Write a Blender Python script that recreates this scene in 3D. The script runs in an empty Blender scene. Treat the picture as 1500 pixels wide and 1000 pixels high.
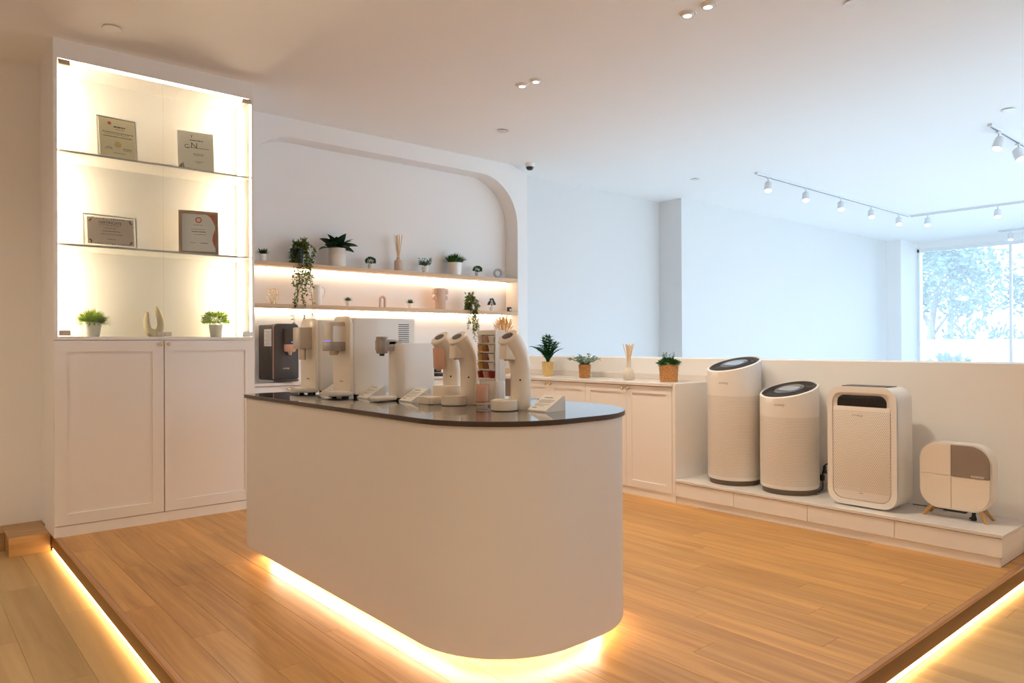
import bpy, bmesh, math, random
from math import pi, sin, cos, radians as R
from mathutils import Vector, Matrix

random.seed(7)
S = bpy.context.scene
C = S.collection

# ------------------------------------------------------------------ camera
F = Vector((0.65166, 0.75849, 0.0026)).normalized()
RT = Vector((0.75852, -0.65169, 0)).normalized()
UP = RT.cross(F).normalized()
ROLL = -0.0046
R2 = RT * cos(ROLL) + UP * sin(ROLL)
U2 = UP * cos(ROLL) - RT * sin(ROLL)
cd = bpy.data.cameras.new('camera')
cam = bpy.data.objects.new('camera', cd)
C.objects.link(cam)
M = Matrix((R2, U2, -F)).transposed().to_4x4()
M.translation = (0, 0, 1.2)
cam.matrix_world = M
cd.sensor_width = 36
cd.lens = 1056.4 / 1500 * 36
cd.clip_end = 300
S.camera = cam

# ------------------------------------------------------------------ light and exposure
WARM = (1.0, 0.64, 0.32)
DAY = (0.62, 0.80, 1.0)
P_SPOT = 62.0        # ceiling downlights over the platform
P_SPOT2 = 54.0      # added unseen downlights over the lower floor, for warm ambient light
P_TRACK = 20.0
E_CAB, E_SHELF, E_KICK, E_STEP = 95.0, 38.0, 140.0, 18.0
SKY = 6.8
S.view_settings.view_transform = 'Standard'
S.view_settings.look = 'None'
S.view_settings.gamma = 1
S.view_settings.exposure = 0.07
S.view_settings.use_curve_mapping = False
S.cycles.use_denoising = True
S.cycles.max_bounces = 14
S.cycles.diffuse_bounces = 8
S.cycles.glossy_bounces = 4
S.cycles.transparent_max_bounces = 16
S.cycles.sample_clamp_indirect = 6
S.cycles.caustics_reflective = False
S.cycles.caustics_refractive = False

w = bpy.data.worlds.new('world')
S.world = w
w.use_nodes = True
nt = w.node_tree
nt.nodes.clear()
o_ = nt.nodes.new('ShaderNodeOutputWorld')
b_ = nt.nodes.new('ShaderNodeBackground')
b_.inputs['Strength'].default_value = SKY
tc = nt.nodes.new('ShaderNodeTexCoord')
sx = nt.nodes.new('ShaderNodeSeparateXYZ')
rp = nt.nodes.new('ShaderNodeValToRGB')
rp.color_ramp.elements[0].position = 0.48
rp.color_ramp.elements[0].color = (0.50, 0.56, 0.58, 1)
rp.color_ramp.elements[1].position = 0.56
rp.color_ramp.elements[1].color = (*DAY, 1)
mp = nt.nodes.new('ShaderNodeMapRange')
mp.inputs['From Min'].default_value = -1
nt.links.new(tc.outputs['Generated'], sx.inputs[0])
nt.links.new(sx.outputs['Z'], mp.inputs['Value'])
nt.links.new(mp.outputs[0], rp.inputs[0])
nt.links.new(rp.outputs[0], b_.inputs['Color'])
nt.links.new(b_.outputs[0], o_.inputs[0])

sl = bpy.data.lights.new('sun', 'SUN')
sl.energy = 1.5
sl.color = (1, 0.97, 0.92)
sl.angle = R(2)
so = bpy.data.objects.new('sun', sl)
C.objects.link(so)
so.rotation_euler = Vector((0.75, 0.35, -0.62)).to_track_quat('-Z', 'Y').to_euler()
# portal: only guides the sky's light through the real window opening
pl = bpy.data.lights.new('window_portal', 'AREA')
pl.shape = 'RECTANGLE'
pl.size, pl.size_y = 2.9, 8.4
pl.cycles.is_portal = True
po = bpy.data.objects.new('window_portal', pl)
C.objects.link(po)
po.location = (15.26, 1.3, 1.5)
po.rotation_euler = (0, R(90), 0)

p2 = pl.copy()  # second portal, for the added side glazing
p2.size, p2.size_y = 9.8, 2.9
po2 = bpy.data.objects.new('window_portal', p2)
C.objects.link(po2)
po2.location = (10.3, -3.15, 1.5)
po2.rotation_euler = (R(90), 0, 0)

# ------------------------------------------------------------------ materials
def mat(name):
    m = bpy.data.materials.new(name)
    m.use_nodes = True
    n = m.node_tree
    return m, n, n.nodes['Principled BSDF']

def add(n, t, **k):
    x = n.nodes.new(t)
    for a, v in k.items():
        setattr(x, a, v)
    return x

def P(name, col, rough=0.5, metal=0.0, spec=0.5, bump=0.0, bscale=80, var=0.0, vscale=6, coat=0.0, trans=0.0):
    m, n, b = mat(name)
    b.inputs['Base Color'].default_value = (*col, 1)
    b.inputs['Roughness'].default_value = rough
    b.inputs['Metallic'].default_value = metal
    b.inputs['Specular IOR Level'].default_value = spec
    b.inputs['Coat Weight'].default_value = coat
    if trans:
        b.inputs['Transmission Weight'].default_value = trans
    g = add(n, 'ShaderNodeNewGeometry')
    if bump:
        t = add(n, 'ShaderNodeTexNoise')
        t.inputs['Scale'].default_value = bscale
        t.inputs['Detail'].default_value = 3
        n.links.new(g.outputs['Position'], t.inputs['Vector'])
        bp = add(n, 'ShaderNodeBump')
        bp.inputs['Strength'].default_value = bump
        bp.inputs['Distance'].default_value = 0.002
        n.links.new(t.outputs['Fac'], bp.inputs['Height'])
        n.links.new(bp.outputs[0], b.inputs['Normal'])
    if var:
        t = add(n, 'ShaderNodeTexNoise')
        t.inputs['Scale'].default_value = vscale
        t.inputs['Detail'].default_value = 4
        n.links.new(g.outputs['Position'], t.inputs['Vector'])
        mx = add(n, 'ShaderNodeMix', data_type='RGBA')
        mx.inputs['A'].default_value = (*[c * (1 - var) for c in col], 1)
        mx.inputs['B'].default_value = (*[min(1, c * (1 + var)) for c in col], 1)
        n.links.new(t.outputs['Fac'], mx.inputs['Factor'])
        n.links.new(mx.outputs['Result'], b.inputs['Base Color'])
    return m

def EM(name, col, st):
    m = bpy.data.materials.new(name)
    m.use_nodes = True
    n = m.node_tree
    n.nodes.clear()
    o = add(n, 'ShaderNodeOutputMaterial')
    e = add(n, 'ShaderNodeEmission')
    e.inputs['Color'].default_value = (*col, 1)
    e.inputs['Strength'].default_value = st
    n.links.new(e.outputs[0], o.inputs[0])
    return m

def GLASS(name, tint=(1, 1, 1), refl=0.08, bloom_haze=0.0):
    m = bpy.data.materials.new(name)
    m.use_nodes = True
    n = m.node_tree
    n.nodes.clear()
    o = add(n, 'ShaderNodeOutputMaterial')
    t = add(n, 'ShaderNodeBsdfTransparent')
    t.inputs['Color'].default_value = (*tint, 1)
    g = add(n, 'ShaderNodeBsdfGlossy')
    g.inputs['Roughness'].default_value = 0.02
    f = add(n, 'ShaderNodeFresnel')
    f.inputs['IOR'].default_value = 1.45
    mx = add(n, 'ShaderNodeMixShader')
    n.links.new(f.outputs[0], mx.inputs[0])
    n.links.new(t.outputs[0], mx.inputs[1])
    n.links.new(g.outputs[0], mx.inputs[2])
    last = mx
    if bloom_haze:
        d = add(n, 'ShaderNodeBsdfTranslucent')
        d.inputs['Color'].default_value = (0.9, 0.95, 1, 1)
        m2 = add(n, 'ShaderNodeMixShader')
        m2.inputs[0].default_value = bloom_haze
        n.links.new(mx.outputs[0], m2.inputs[1])
        n.links.new(d.outputs[0], m2.inputs[2])
        last = m2
    n.links.new(last.outputs[0], o.inputs[0])
    return m

def WOOD(name, dark, light, rough=0.42, axis='Y', rnd=0.35, scale=1.0, bump=0.15):
    m, n, b = mat(name)
    g = add(n, 'ShaderNodeNewGeometry')
    oi = add(n, 'ShaderNodeObjectInfo')
    mp = add(n, 'ShaderNodeMapping')
    sc = {'X': (1.2, 22, 22), 'Y': (22, 1.2, 22), 'Z': (22, 22, 1.2)}[axis]
    mp.inputs['Scale'].default_value = [s * scale for s in sc]
    off = add(n, 'ShaderNodeVectorMath', operation='SCALE')
    off.inputs[0].default_value = (13.1, 7.7, 3.3)
    n.links.new(oi.outputs['Random'], off.inputs['Scale'])
    ad = add(n, 'ShaderNodeVectorMath', operation='ADD')
    n.links.new(g.outputs['Position'], ad.inputs[0])
    n.links.new(off.outputs[0], ad.inputs[1])
    n.links.new(ad.outputs[0], mp.inputs['Vector'])
    t = add(n, 'ShaderNodeTexNoise')
    t.inputs['Scale'].default_value = 1.0
    t.inputs['Detail'].default_value = 7
    t.inputs['Roughness'].default_value = 0.62
    t.inputs['Distortion'].default_value = 0.6
    n.links.new(mp.outputs[0], t.inputs['Vector'])
    r = add(n, 'ShaderNodeValToRGB')
    r.color_ramp.elements[0].position = 0.3
    r.color_ramp.elements[0].color = (*dark, 1)
    r.color_ramp.elements[1].position = 0.72
    r.color_ramp.elements[1].color = (*light, 1)
    n.links.new(t.outputs['Fac'], r.inputs[0])
    hv = add(n, 'ShaderNodeHueSaturation')
    mr = add(n, 'ShaderNodeMapRange')
    mr.inputs['To Min'].default_value = 1 - rnd
    mr.inputs['To Max'].default_value = 1 + rnd * 0.6
    n.links.new(oi.outputs['Random'], mr.inputs['Value'])
    n.links.new(mr.outputs[0], hv.inputs['Value'])
    n.links.new(r.outputs[0], hv.inputs['Color'])
    n.links.new(hv.outputs[0], b.inputs['Base Color'])
    b.inputs['Roughness'].default_value = rough
    bp = add(n, 'ShaderNodeBump')
    bp.inputs['Strength'].default_value = bump
    bp.inputs['Distance'].default_value = 0.001
    n.links.new(t.outputs['Fac'], bp.inputs['Height'])
    n.links.new(bp.outputs[0], b.inputs['Normal'])
    return m

def HOLES(name, col, hole, pitch, rad, cyl=False, zmin=-9, zmax=9, stretch=1.0, radius=0.18):
    """perforated sheet: staggered dark holes, around a cylinder or over the local YZ plane"""
    m, n, b = mat(name)
    tc = add(n, 'ShaderNodeTexCoord')
    s = add(n, 'ShaderNodeSeparateXYZ')
    n.links.new(tc.outputs['Object'], s.inputs[0])
    def mth(op, a, c=None):
        x = add(n, 'ShaderNodeMath', operation=op)
        for i, v in enumerate((a, c)):
            if v is None: continue
            if isinstance(v, (int, float)): x.inputs[i].default_value = v
            else: n.links.new(v, x.inputs[i])
        return x.outputs[0]
    if cyl:
        u = mth('MULTIPLY', mth('ARCTAN2', s.outputs['Y'], s.outputs['X']), radius)
    else:
        u = s.outputs['Y']
    v = s.outputs['Z']
    u = mth('DIVIDE', u, pitch * stretch)
    v = mth('DIVIDE', v, pitch)
    row = mth('FLOOR', v)
    u = mth('ADD', u, mth('MULTIPLY', row, 0.5))
    fu = mth('SUBTRACT', mth('FRACT', u), 0.5)
    fv = mth('SUBTRACT', mth('FRACT', v), 0.5)
    d = mth('SQRT', mth('ADD', mth('MULTIPLY', fu, fu), mth('MULTIPLY', fv, fv)))
    hit = mth('LESS_THAN', d, rad)
    hit = mth('MULTIPLY', hit, mth('GREATER_THAN', s.outputs['Z'], zmin))
    hit = mth('MULTIPLY', hit, mth('LESS_THAN', s.outputs['Z'], zmax))
    mx = add(n, 'ShaderNodeMix', data_type='RGBA')
    mx.inputs['A'].default_value = (*col, 1)
    mx.inputs['B'].default_value = (*hole, 1)
    n.links.new(hit, mx.inputs['Factor'])
    n.links.new(mx.outputs['Result'], b.inputs['Base Color'])
    b.inputs['Roughness'].default_value = 0.45
    return m

def LEAF(name, c0, c1, rough=0.5, tl=0.3):
    m, n, b = mat(name)
    g = add(n, 'ShaderNodeNewGeometry')
    t = add(n, 'ShaderNodeTexNoise')
    t.inputs['Scale'].default_value = 45
    n.links.new(g.outputs['Position'], t.inputs['Vector'])
    r = add(n, 'ShaderNodeValToRGB')
    r.color_ramp.elements[0].position = 0.35
    r.color_ramp.elements[0].color = (*c0, 1)
    r.color_ramp.elements[1].position = 0.68
    r.color_ramp.elements[1].color = (*c1, 1)
    n.links.new(t.outputs['Fac'], r.inputs[0])
    n.links.new(r.outputs[0], b.inputs['Base Color'])
    b.inputs['Roughness'].default_value = rough
    tr = add(n, 'ShaderNodeBsdfTranslucent')
    n.links.new(r.outputs[0], tr.inputs['Color'])
    mx = add(n, 'ShaderNodeMixShader')
    mx.inputs[0].default_value = tl
    o = n.nodes['Material Output']
    n.links.new(b.outputs[0], mx.inputs[1])
    n.links.new(tr.outputs[0], mx.inputs[2])
    n.links.new(mx.outputs[0], o.inputs[0])
    return m

def WEAVE(name):
    m, n, b = mat(name)
    g = add(n, 'ShaderNodeNewGeometry')
    t = add(n, 'ShaderNodeTexNoise')
    t.inputs['Scale'].default_value = 150
    n.links.new(g.outputs['Position'], t.inputs['Vector'])
    r = add(n, 'ShaderNodeValToRGB')
    r.color_ramp.elements[0].position = 0.35
    r.color_ramp.elements[0].color = (0.36, 0.13, 0.04, 1)
    r.color_ramp.elements[1].position = 0.65
    r.color_ramp.elements[1].color = (0.66, 0.36, 0.13, 1)
    n.links.new(t.outputs['Fac'], r.inputs[0])
    n.links.new(r.outputs[0], b.inputs['Base Color'])
    b.inputs['Roughness'].default_value = 0.8
    bp = add(n, 'ShaderNodeBump')
    bp.inputs['Strength'].default_value = 0.6
    bp.inputs['Distance'].default_value = 0.004
    n.links.new(t.outputs['Fac'], bp.inputs['Height'])
    n.links.new(bp.outputs[0], b.inputs['Normal'])
    return m

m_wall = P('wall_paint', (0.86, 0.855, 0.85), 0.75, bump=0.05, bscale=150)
m_wallfar = P('wall_paint_dimmed', (0.74, 0.735, 0.73), 0.75, bump=0.05, bscale=150)  # wall paint darkened to hold the far wall down under the stronger sky
m_ceil = P('ceiling_paint', (0.91, 0.905, 0.90), 0.85, bump=0.05, bscale=150)
m_lam = P('white_laminate', (0.84, 0.825, 0.81), 0.38, bump=0.03, bscale=200)
m_cabin = P('cabinet_interior', (0.74, 0.73, 0.705), 0.5, bump=0.02)
m_isl = P('island_panel', (0.72, 0.70, 0.685), 0.45, bump=0.02, bscale=200)
m_quartz = P('quartz_top', (0.74, 0.71, 0.68), 0.22, var=0.04, vscale=40)
m_smoke = P('smoked_glass_top', (0.050, 0.042, 0.040), 0.045, spec=0.9, coat=0.5)
m_edge = P('bronze_edge', (0.045, 0.024, 0.015), 0.3)
m_plank = WOOD('oak_plank', (0.40, 0.190, 0.048), (0.66, 0.36, 0.110), 0.36, rnd=0.13)
m_plank2 = WOOD('pale_plank', (0.38, 0.25, 0.105), (0.52, 0.36, 0.175), 0.45, rnd=0.12, scale=0.5)
m_nose = WOOD('oak_nosing', (0.34, 0.155, 0.06), (0.52, 0.27, 0.12), 0.32, rnd=0.05)
m_noseX = WOOD('oak_nosing_across', (0.34, 0.155, 0.06), (0.52, 0.27, 0.12), 0.32, axis='X', rnd=0.05)
m_riser = P('shaded_riser', (0.135, 0.062, 0.020), 0.4, var=0.15, vscale=12)  # riser colour darkened to carry the shade below the nosing
m_board = WOOD('ledge_wood', (0.33, 0.18, 0.07), (0.50, 0.31, 0.14), 0.45, axis='X', rnd=0.05)
m_shelf = WOOD('beech_shelf', (0.58, 0.40, 0.24), (0.72, 0.53, 0.35), 0.5, axis='X', rnd=0.08)
m_legw = WOOD('beech_leg', (0.50, 0.27, 0.09), (0.66, 0.40, 0.16), 0.45, axis='Z', rnd=0.08)
m_under = P('plank_base', (0.16, 0.08, 0.035), 0.8)  # dark brown base slab that shows in the plank joints
m_led = EM('led_cabinet', (1.0, 0.765, 0.51), E_CAB)
m_ledtop = EM('led_header', (1.0, 0.79, 0.56), 20.0)
m_ledfr = EM('led_front', (1.0, 0.79, 0.56), 16.0)
m_ledsh = EM('led_shelf', (1.0, 0.75, 0.50), E_SHELF)
m_kick = EM('led_kick', (1.0, 0.78, 0.54), E_KICK)
m_step = EM('led_step', (1.0, 0.60, 0.24), E_STEP)
m_lens = EM('lamp_lens', (1.0, 0.80, 0.58), 8)
m_lens2 = EM('track_lens', (1.0, 0.96, 0.9), 5)
m_glass = GLASS('door_glass', (0.975, 0.985, 0.975))
m_wglass = GLASS('window_glass', (0.95, 0.98, 1.0), bloom_haze=0.12)  # pale veil mixed into the glass, imitating bloom from outdoors
m_metal = P('brushed_nickel', (0.55, 0.47, 0.38), 0.35, 1.0)
m_brass = P('brass', (0.80, 0.56, 0.26), 0.25, 1.0)
m_gold = P('gold', (0.88, 0.66, 0.30), 0.28, 1.0)
m_white = P('white_plastic', (0.80, 0.77, 0.73), 0.32, coat=0.2)
m_cream = P('cream_plastic', (0.82, 0.74, 0.64), 0.35, coat=0.2)
m_pwhite = P('purifier_shell', (0.79, 0.76, 0.72), 0.38)
m_grey = P('warm_grey_plastic', (0.36, 0.32, 0.29), 0.35)
m_lgrey = P('light_grey_plastic', (0.56, 0.51, 0.46), 0.35)
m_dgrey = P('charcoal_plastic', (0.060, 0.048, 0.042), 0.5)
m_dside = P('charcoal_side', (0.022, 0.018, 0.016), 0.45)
m_black = P('black_plastic', (0.012, 0.012, 0.013), 0.35)
m_brown = P('brown_base', (0.13, 0.09, 0.06), 0.5)
m_taupe = P('taupe_panel', (0.27, 0.215, 0.185), 0.4)
m_pink = P('copper_pink', (0.72, 0.42, 0.30), 0.25, coat=0.4)
m_screen = P('dark_screen', (0.05, 0.045, 0.06), 0.08, spec=0.8)
m_disp = P('grey_blue_display', (0.30, 0.36, 0.42), 0.12, spec=0.8)
m_violet = EM('violet_indicator', (0.35, 0.30, 1.0), 0.9)
m_logo = P('grey_print', (0.30, 0.26, 0.23), 0.5)
m_logow = P('pale_print', (0.75, 0.72, 0.70), 0.4)
m_paperw = P('white_card', (0.84, 0.82, 0.78), 0.7)
m_cert_y = P('ivory_paper', (0.88, 0.80, 0.54), 0.7, var=0.05, vscale=30)
m_cert_g = P('grey_paper', (0.82, 0.79, 0.68), 0.7, var=0.04, vscale=30)
m_cert_p = P('beige_paper', (0.78, 0.66, 0.55), 0.7, var=0.05, vscale=30)
m_cert_w = P('white_paper', (0.88, 0.86, 0.80), 0.7)
m_acryl = GLASS('acrylic', (0.96, 0.97, 0.95))
m_ink = P('ink', (0.16, 0.13, 0.09), 0.7)
m_red = P('red_print', (0.62, 0.12, 0.07), 0.6)
m_seal = P('gold_seal', (0.68, 0.56, 0.22), 0.5)
m_fwood = WOOD('frame_wood', (0.26, 0.16, 0.09), (0.42, 0.28, 0.17), 0.45, axis='X', rnd=0.05)
m_cer = P('white_ceramic', (0.82, 0.80, 0.77), 0.3, coat=0.3)
m_cercream = P('cream_ceramic', (0.88, 0.78, 0.54), 0.6, bump=0.1)
m_cerbeige = P('beige_ceramic', (0.62, 0.47, 0.36), 0.6, bump=0.1)
m_cergrey = P('grey_stone', (0.42, 0.41, 0.40), 0.6, bump=0.2, var=0.12, vscale=60)
m_cerpale = P('pale_stone', (0.62, 0.55, 0.46), 0.6, bump=0.15)
m_vpink = P('pink_beige_ceramic', (0.63, 0.46, 0.36), 0.5, var=0.08, vscale=25)
m_reed = P('dry_reed', (0.74, 0.54, 0.32), 0.8)
m_dry = P('dried_flower', (0.72, 0.44, 0.15), 0.85, var=0.25, vscale=60)
m_soil = P('potting_soil', (0.05, 0.032, 0.02), 0.9)
m_basket = WEAVE('basket_weave')
m_lf_dark = LEAF('leaf_dark', (0.008, 0.030, 0.012), (0.03, 0.085, 0.03))
m_lf_mid = LEAF('leaf_mid', (0.02, 0.085, 0.02), (0.07, 0.20, 0.045))
m_lf_lime = LEAF('leaf_lime', (0.15, 0.30, 0.02), (0.46, 0.58, 0.07))
m_lf_vine = LEAF('leaf_vine', (0.03, 0.06, 0.012), (0.19, 0.25, 0.03), tl=0.5)
m_lf_sage = LEAF('leaf_sage', (0.10, 0.19, 0.14), (0.24, 0.36, 0.27))
m_lf_out = LEAF('leaf_outside', (0.06, 0.11, 0.095), (0.20, 0.27, 0.215))
m_bark = P('bark', (0.22, 0.19, 0.16), 0.9)
m_ground = P('paving_outside', (0.55, 0.56, 0.55), 0.9, var=0.1, vscale=2)
m_outw = P('outside_white', (0.85, 0.86, 0.86), 0.7)
m_alum = P('white_aluminium', (0.82, 0.83, 0.84), 0.4)
m_track = P('track_white', (0.74, 0.75, 0.77), 0.4)
m_slot = P('track_slot', (0.18, 0.19, 0.21), 0.6)
m_cap = {k: P('capsule_' + k, c, 0.3, coat=0.3) for k, c in dict(
    gold=(0.70, 0.42, 0.10), brown=(0.30, 0.14, 0.07), pink=(0.62, 0.36, 0.28),
    white=(0.80, 0.76, 0.72), red=(0.30, 0.012, 0.018)).items()}
m_perf = HOLES('perforated_shell', (0.78, 0.75, 0.71), (0.44, 0.38, 0.32), 0.0105, 0.30, cyl=True, zmin=0.06, zmax=0.64)
m_perf2 = HOLES('perforated_shell_short', (0.78, 0.75, 0.71), (0.44, 0.38, 0.32), 0.0105, 0.30, cyl=True, zmin=0.06, zmax=0.52)
m_slots = HOLES('slotted_front', (0.80, 0.76, 0.71), (0.42, 0.34, 0.27), 0.0098, 0.28, zmin=0.10, zmax=0.60, stretch=1.25)

# ------------------------------------------------------------------ mesh helpers
def NB():
    return bmesh.new()

def box(bm, x0, x1, y0, y1, z0, z1, bev=0.0, seg=2):
    vs = [bm.verts.new((x, y, z)) for x in (x0, x1) for y in (y0, y1) for z in (z0, z1)]
    fs = [(0, 1, 3, 2), (4, 6, 7, 5), (0, 4, 5, 1), (2, 3, 7, 6), (0, 2, 6, 4), (1, 5, 7, 3)]
    nf = [bm.faces.new([vs[i] for i in f]) for f in fs]
    if bev:
        es = {e for f in nf for e in f.edges}
        bmesh.ops.bevel(bm, geom=list(es), offset=bev, segments=seg, affect='EDGES', profile=0.5)
    return bm

def prism(bm, pts, a0, a1, plane='XY', bev=0.0, seg=2):
    """polygon extruded: plane XY -> along Z, YZ -> along X, XZ -> along Y"""
    def mk(p, a):
        return {'XY': (p[0], p[1], a), 'YZ': (a, p[0], p[1]), 'XZ': (p[0], a, p[1])}[plane]
    A = [bm.verts.new(mk(p, a0)) for p in pts]
    B = [bm.verts.new(mk(p, a1)) for p in pts]
    n = len(pts)
    f0 = bm.faces.new(A[::-1])
    f1 = bm.faces.new(B)
    for i in range(n):
        bm.faces.new((A[i], A[(i + 1) % n], B[(i + 1) % n], B[i]))
    if bev:
        bmesh.ops.bevel(bm, geom=list(f0.edges) + list(f1.edges), offset=bev, segments=seg, affect='EDGES', profile=0.5)
    return bm

def rrect(x0, x1, y0, y1, r, n=8):
    if not isinstance(r, (list, tuple)): r = [r] * 4
    out = []
    for (cx, cy, a, q) in ((x1 - r[0], y1 - r[0], 0, r[0]), (x0 + r[1], y1 - r[1], 90, r[1]),
                           (x0 + r[2], y0 + r[2], 180, r[2]), (x1 - r[3], y0 + r[3], 270, r[3])):
        k = n if q > 0.0005 else 0
        for i in range(k + 1):
            t = R(a + 90 * i / max(k, 1))
            out.append((cx + q * cos(t), cy + q * sin(t)))
    return out

def ring_prism(bm, outer, inner, a0, a1, plane='XY'):
    """frame between two outlines with the same point count"""
    def mk(p, a):
        return {'XY': (p[0], p[1], a), 'YZ': (a, p[0], p[1]), 'XZ': (p[0], a, p[1])}[plane]
    n = len(outer)
    L = [[bm.verts.new(mk(p, a)) for p in s] for s, a in ((outer, a0), (outer, a1), (inner, a1), (inner, a0))]
    for k in range(4):
        for i in range(n):
            j = (i + 1) % n
            bm.faces.new((L[k][i], L[k][j], L[(k + 1) % 4][j], L[(k + 1) % 4][i]))
    return bm

def lathe(bm, prof, seg=24, cx=0, cy=0, cz=0, sy=1.0, m=None):
    rings = []
    for r, z in prof:
        if r < 1e-5:
            rings.append([bm.verts.new((cx, cy, cz + z))])
        else:
            rings.append([bm.verts.new((cx + r * cos(2 * pi * i / seg), cy + sy * r * sin(2 * pi * i / seg), cz + z)) for i in range(seg)])
    for a, b in zip(rings, rings[1:]):
        for i in range(seg):
            j = (i + 1) % seg
            if len(a) == 1 and len(b) == 1: continue
            if len(a) == 1: bm.faces.new((a[0], b[j], b[i]))
            elif len(b) == 1: bm.faces.new((a[i], a[j], b[0]))
            else: bm.faces.new((a[i], a[j], b[j], b[i]))
    if len(rings[0]) > 1: bm.faces.new(rings[0][::-1])
    if len(rings[-1]) > 1: bm.faces.new(rings[-1])
    if m is not None:
        vs = [v for r in rings for v in r]
        bmesh.ops.transform(bm, matrix=m, verts=vs)
    return bm

def tube(bm, pts, rad, seg=8, cap=True, sq=1.0):
    pts = [Vector(p) for p in pts]
    n = len(pts)
    if not isinstance(rad, (list, tuple)): rad = [rad] * n
    prev = None
    rings = []
    for i, p in enumerate(pts):
        t = (pts[min(i + 1, n - 1)] - pts[max(i - 1, 0)]).normalized()
        if prev is None:
            a = Vector((0, 0, 1)) if abs(t.z) < 0.9 else Vector((0, 1, 0))
            u = t.cross(a).normalized()
        else:
            u = (prev - t * prev.dot(t)).normalized()
        prev = u
        v = t.cross(u)
        rings.append([bm.verts.new(p + u * (rad[i] * cos(2 * pi * k / seg)) + v * (rad[i] * sq * sin(2 * pi * k / seg))) for k in range(seg)])
    for a, b in zip(rings, rings[1:]):
        for k in range(seg):
            j = (k + 1) % seg
            bm.faces.new((a[k], a[j], b[j], b[k]))
    if cap:
        bm.faces.new(rings[0][::-1])
        bm.faces.new(rings[-1])
    return bm

def leaf(bm, p, d, L, W, roll=0.0, bend=0.15):
    p = Vector(p)
    d = Vector(d).normalized()
    a = Vector((0, 0, 1)) if abs(d.z) < 0.95 else Vector((1, 0, 0))
    s = d.cross(a).normalized()
    nrm = s.cross(d)
    s = s * cos(roll) + nrm * sin(roll)
    nrm = s.cross(d)
    v0 = bm.verts.new(p)
    v1 = bm.verts.new(p + d * L * 0.45 + s * W * 0.5 + nrm * W * 0.18)
    v2 = bm.verts.new(p + d * L - nrm * L * bend)
    v3 = bm.verts.new(p + d * L * 0.45 - s * W * 0.5 + nrm * W * 0.18)
    vm = bm.verts.new(p + d * L * 0.5)
    for f in ((v0, v1, vm), (v1, v2, vm), (v2, v3, vm), (v3, v0, vm)):
        bm.faces.new(f)

def smooth(bm, ang=38):
    bm.normal_update()
    for f in bm.faces: f.smooth = True
    for e in bm.edges:
        if len(e.link_faces) == 2 and e.calc_face_angle(0) > R(ang): e.smooth = False

def obj(name, bm, m, parent=None, loc=None, rot=None, sm=True, recalc=True):
    if recalc: bmesh.ops.recalc_face_normals(bm, faces=bm.faces[:])
    if sm: smooth(bm)
    me = bpy.data.meshes.new(name)
    bm.to_mesh(me)
    bm.free()
    me.materials.append(m)
    o = bpy.data.objects.new(name, me)
    C.objects.link(o)
    if parent: o.parent = parent
    if loc: o.location = loc
    if rot: o.rotation_euler = rot
    return o

def inst(o, parent=None, loc=None, rot=None, scale=None):
    c = o.copy()
    C.objects.link(c)
    if parent: c.parent = parent
    if loc is not None: c.location = loc
    if rot is not None: c.rotation_euler = rot
    if scale is not None: c.scale = scale
    return c

def tag(o, label, cat, group=None):
    o['label'] = label
    o['category'] = cat
    if group: o['group'] = group
    return o

def thing(name, label, cat, loc=(0, 0, 0), rz=0, group=None):
    o = bpy.data.objects.new(name, None)
    o.empty_display_size = 0.05
    C.objects.link(o)
    o.location = loc
    o.rotation_euler = (0, 0, rz)
    return tag(o, label, cat, group)

def struct(o):
    o['kind'] = 'structure'
    return o

def stuff(o):
    o['kind'] = 'stuff'
    return o

def dup(root, loc, label, rz=None, group=None):
    r = root.copy()
    C.objects.link(r)
    r.location = loc
    if rz is not None: r.rotation_euler = (0, 0, rz)
    r['label'] = label
    if group: r['group'] = group
    for ch in list(root.children):
        c = ch.copy()
        C.objects.link(c)
        c.parent = r
        for g in list(ch.children):
            d = g.copy()
            C.objects.link(d)
            d.parent = c
    return r

def text(name, body, size, m, parent, M4, bold=0.0, depth=0.0004):
    cu = bpy.data.curves.new(name, 'FONT')
    cu.body = body
    cu.size = size
    cu.align_x = 'CENTER'
    cu.align_y = 'CENTER'
    cu.extrude = depth
    cu.offset = bold
    cu.resolution_u = 2
    t = bpy.data.objects.new(name, cu)
    C.objects.link(t)
    dg = bpy.context.evaluated_depsgraph_get()
    me = bpy.data.meshes.new_from_object(t.evaluated_get(dg))
    bpy.data.objects.remove(t)
    bpy.data.curves.remove(cu)
    me.name = name
    me.transform(M4)
    me.materials.clear()
    me.materials.append(m)
    o = bpy.data.objects.new(name, me)
    C.objects.link(o)
    o.parent = parent
    return o

def face_minus_x(x, y, z):   # text that faces -X, reading along -Y
    return Matrix(((0, 0, -1, x), (-1, 0, 0, y), (0, 1, 0, z), (0, 0, 0, 1)))

def face_minus_y(x, y, z):   # text that faces -Y, reading along +X
    return Matrix(((1, 0, 0, x), (0, 0, -1, y), (0, 1, 0, z), (0, 0, 0, 1)))

# ------------------------------------------------------------------ room shell
ZC = 3.12
ZL = -0.115                      # lower floor
floor = struct(obj('floor', box(NB(), -3, 15.3, -3, 6.3, ZL - 0.2, ZL - 0.008), m_under))
struct(obj('floor.002', box(NB(), 5.272, 15.1, -2.998, 6.15, ZL - 0.008, ZL), P('pale_bounce_floor', (0.85, 0.85, 0.84), 0.4, var=0.03, vscale=3)))  # unseen floor, made pale to bounce daylight up to the ceiling
plat = struct(obj('floor.001', box(NB(), 0.789, 4.9, 1.166, 6.07, ZL - 0.008, -0.008), m_under))

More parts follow.
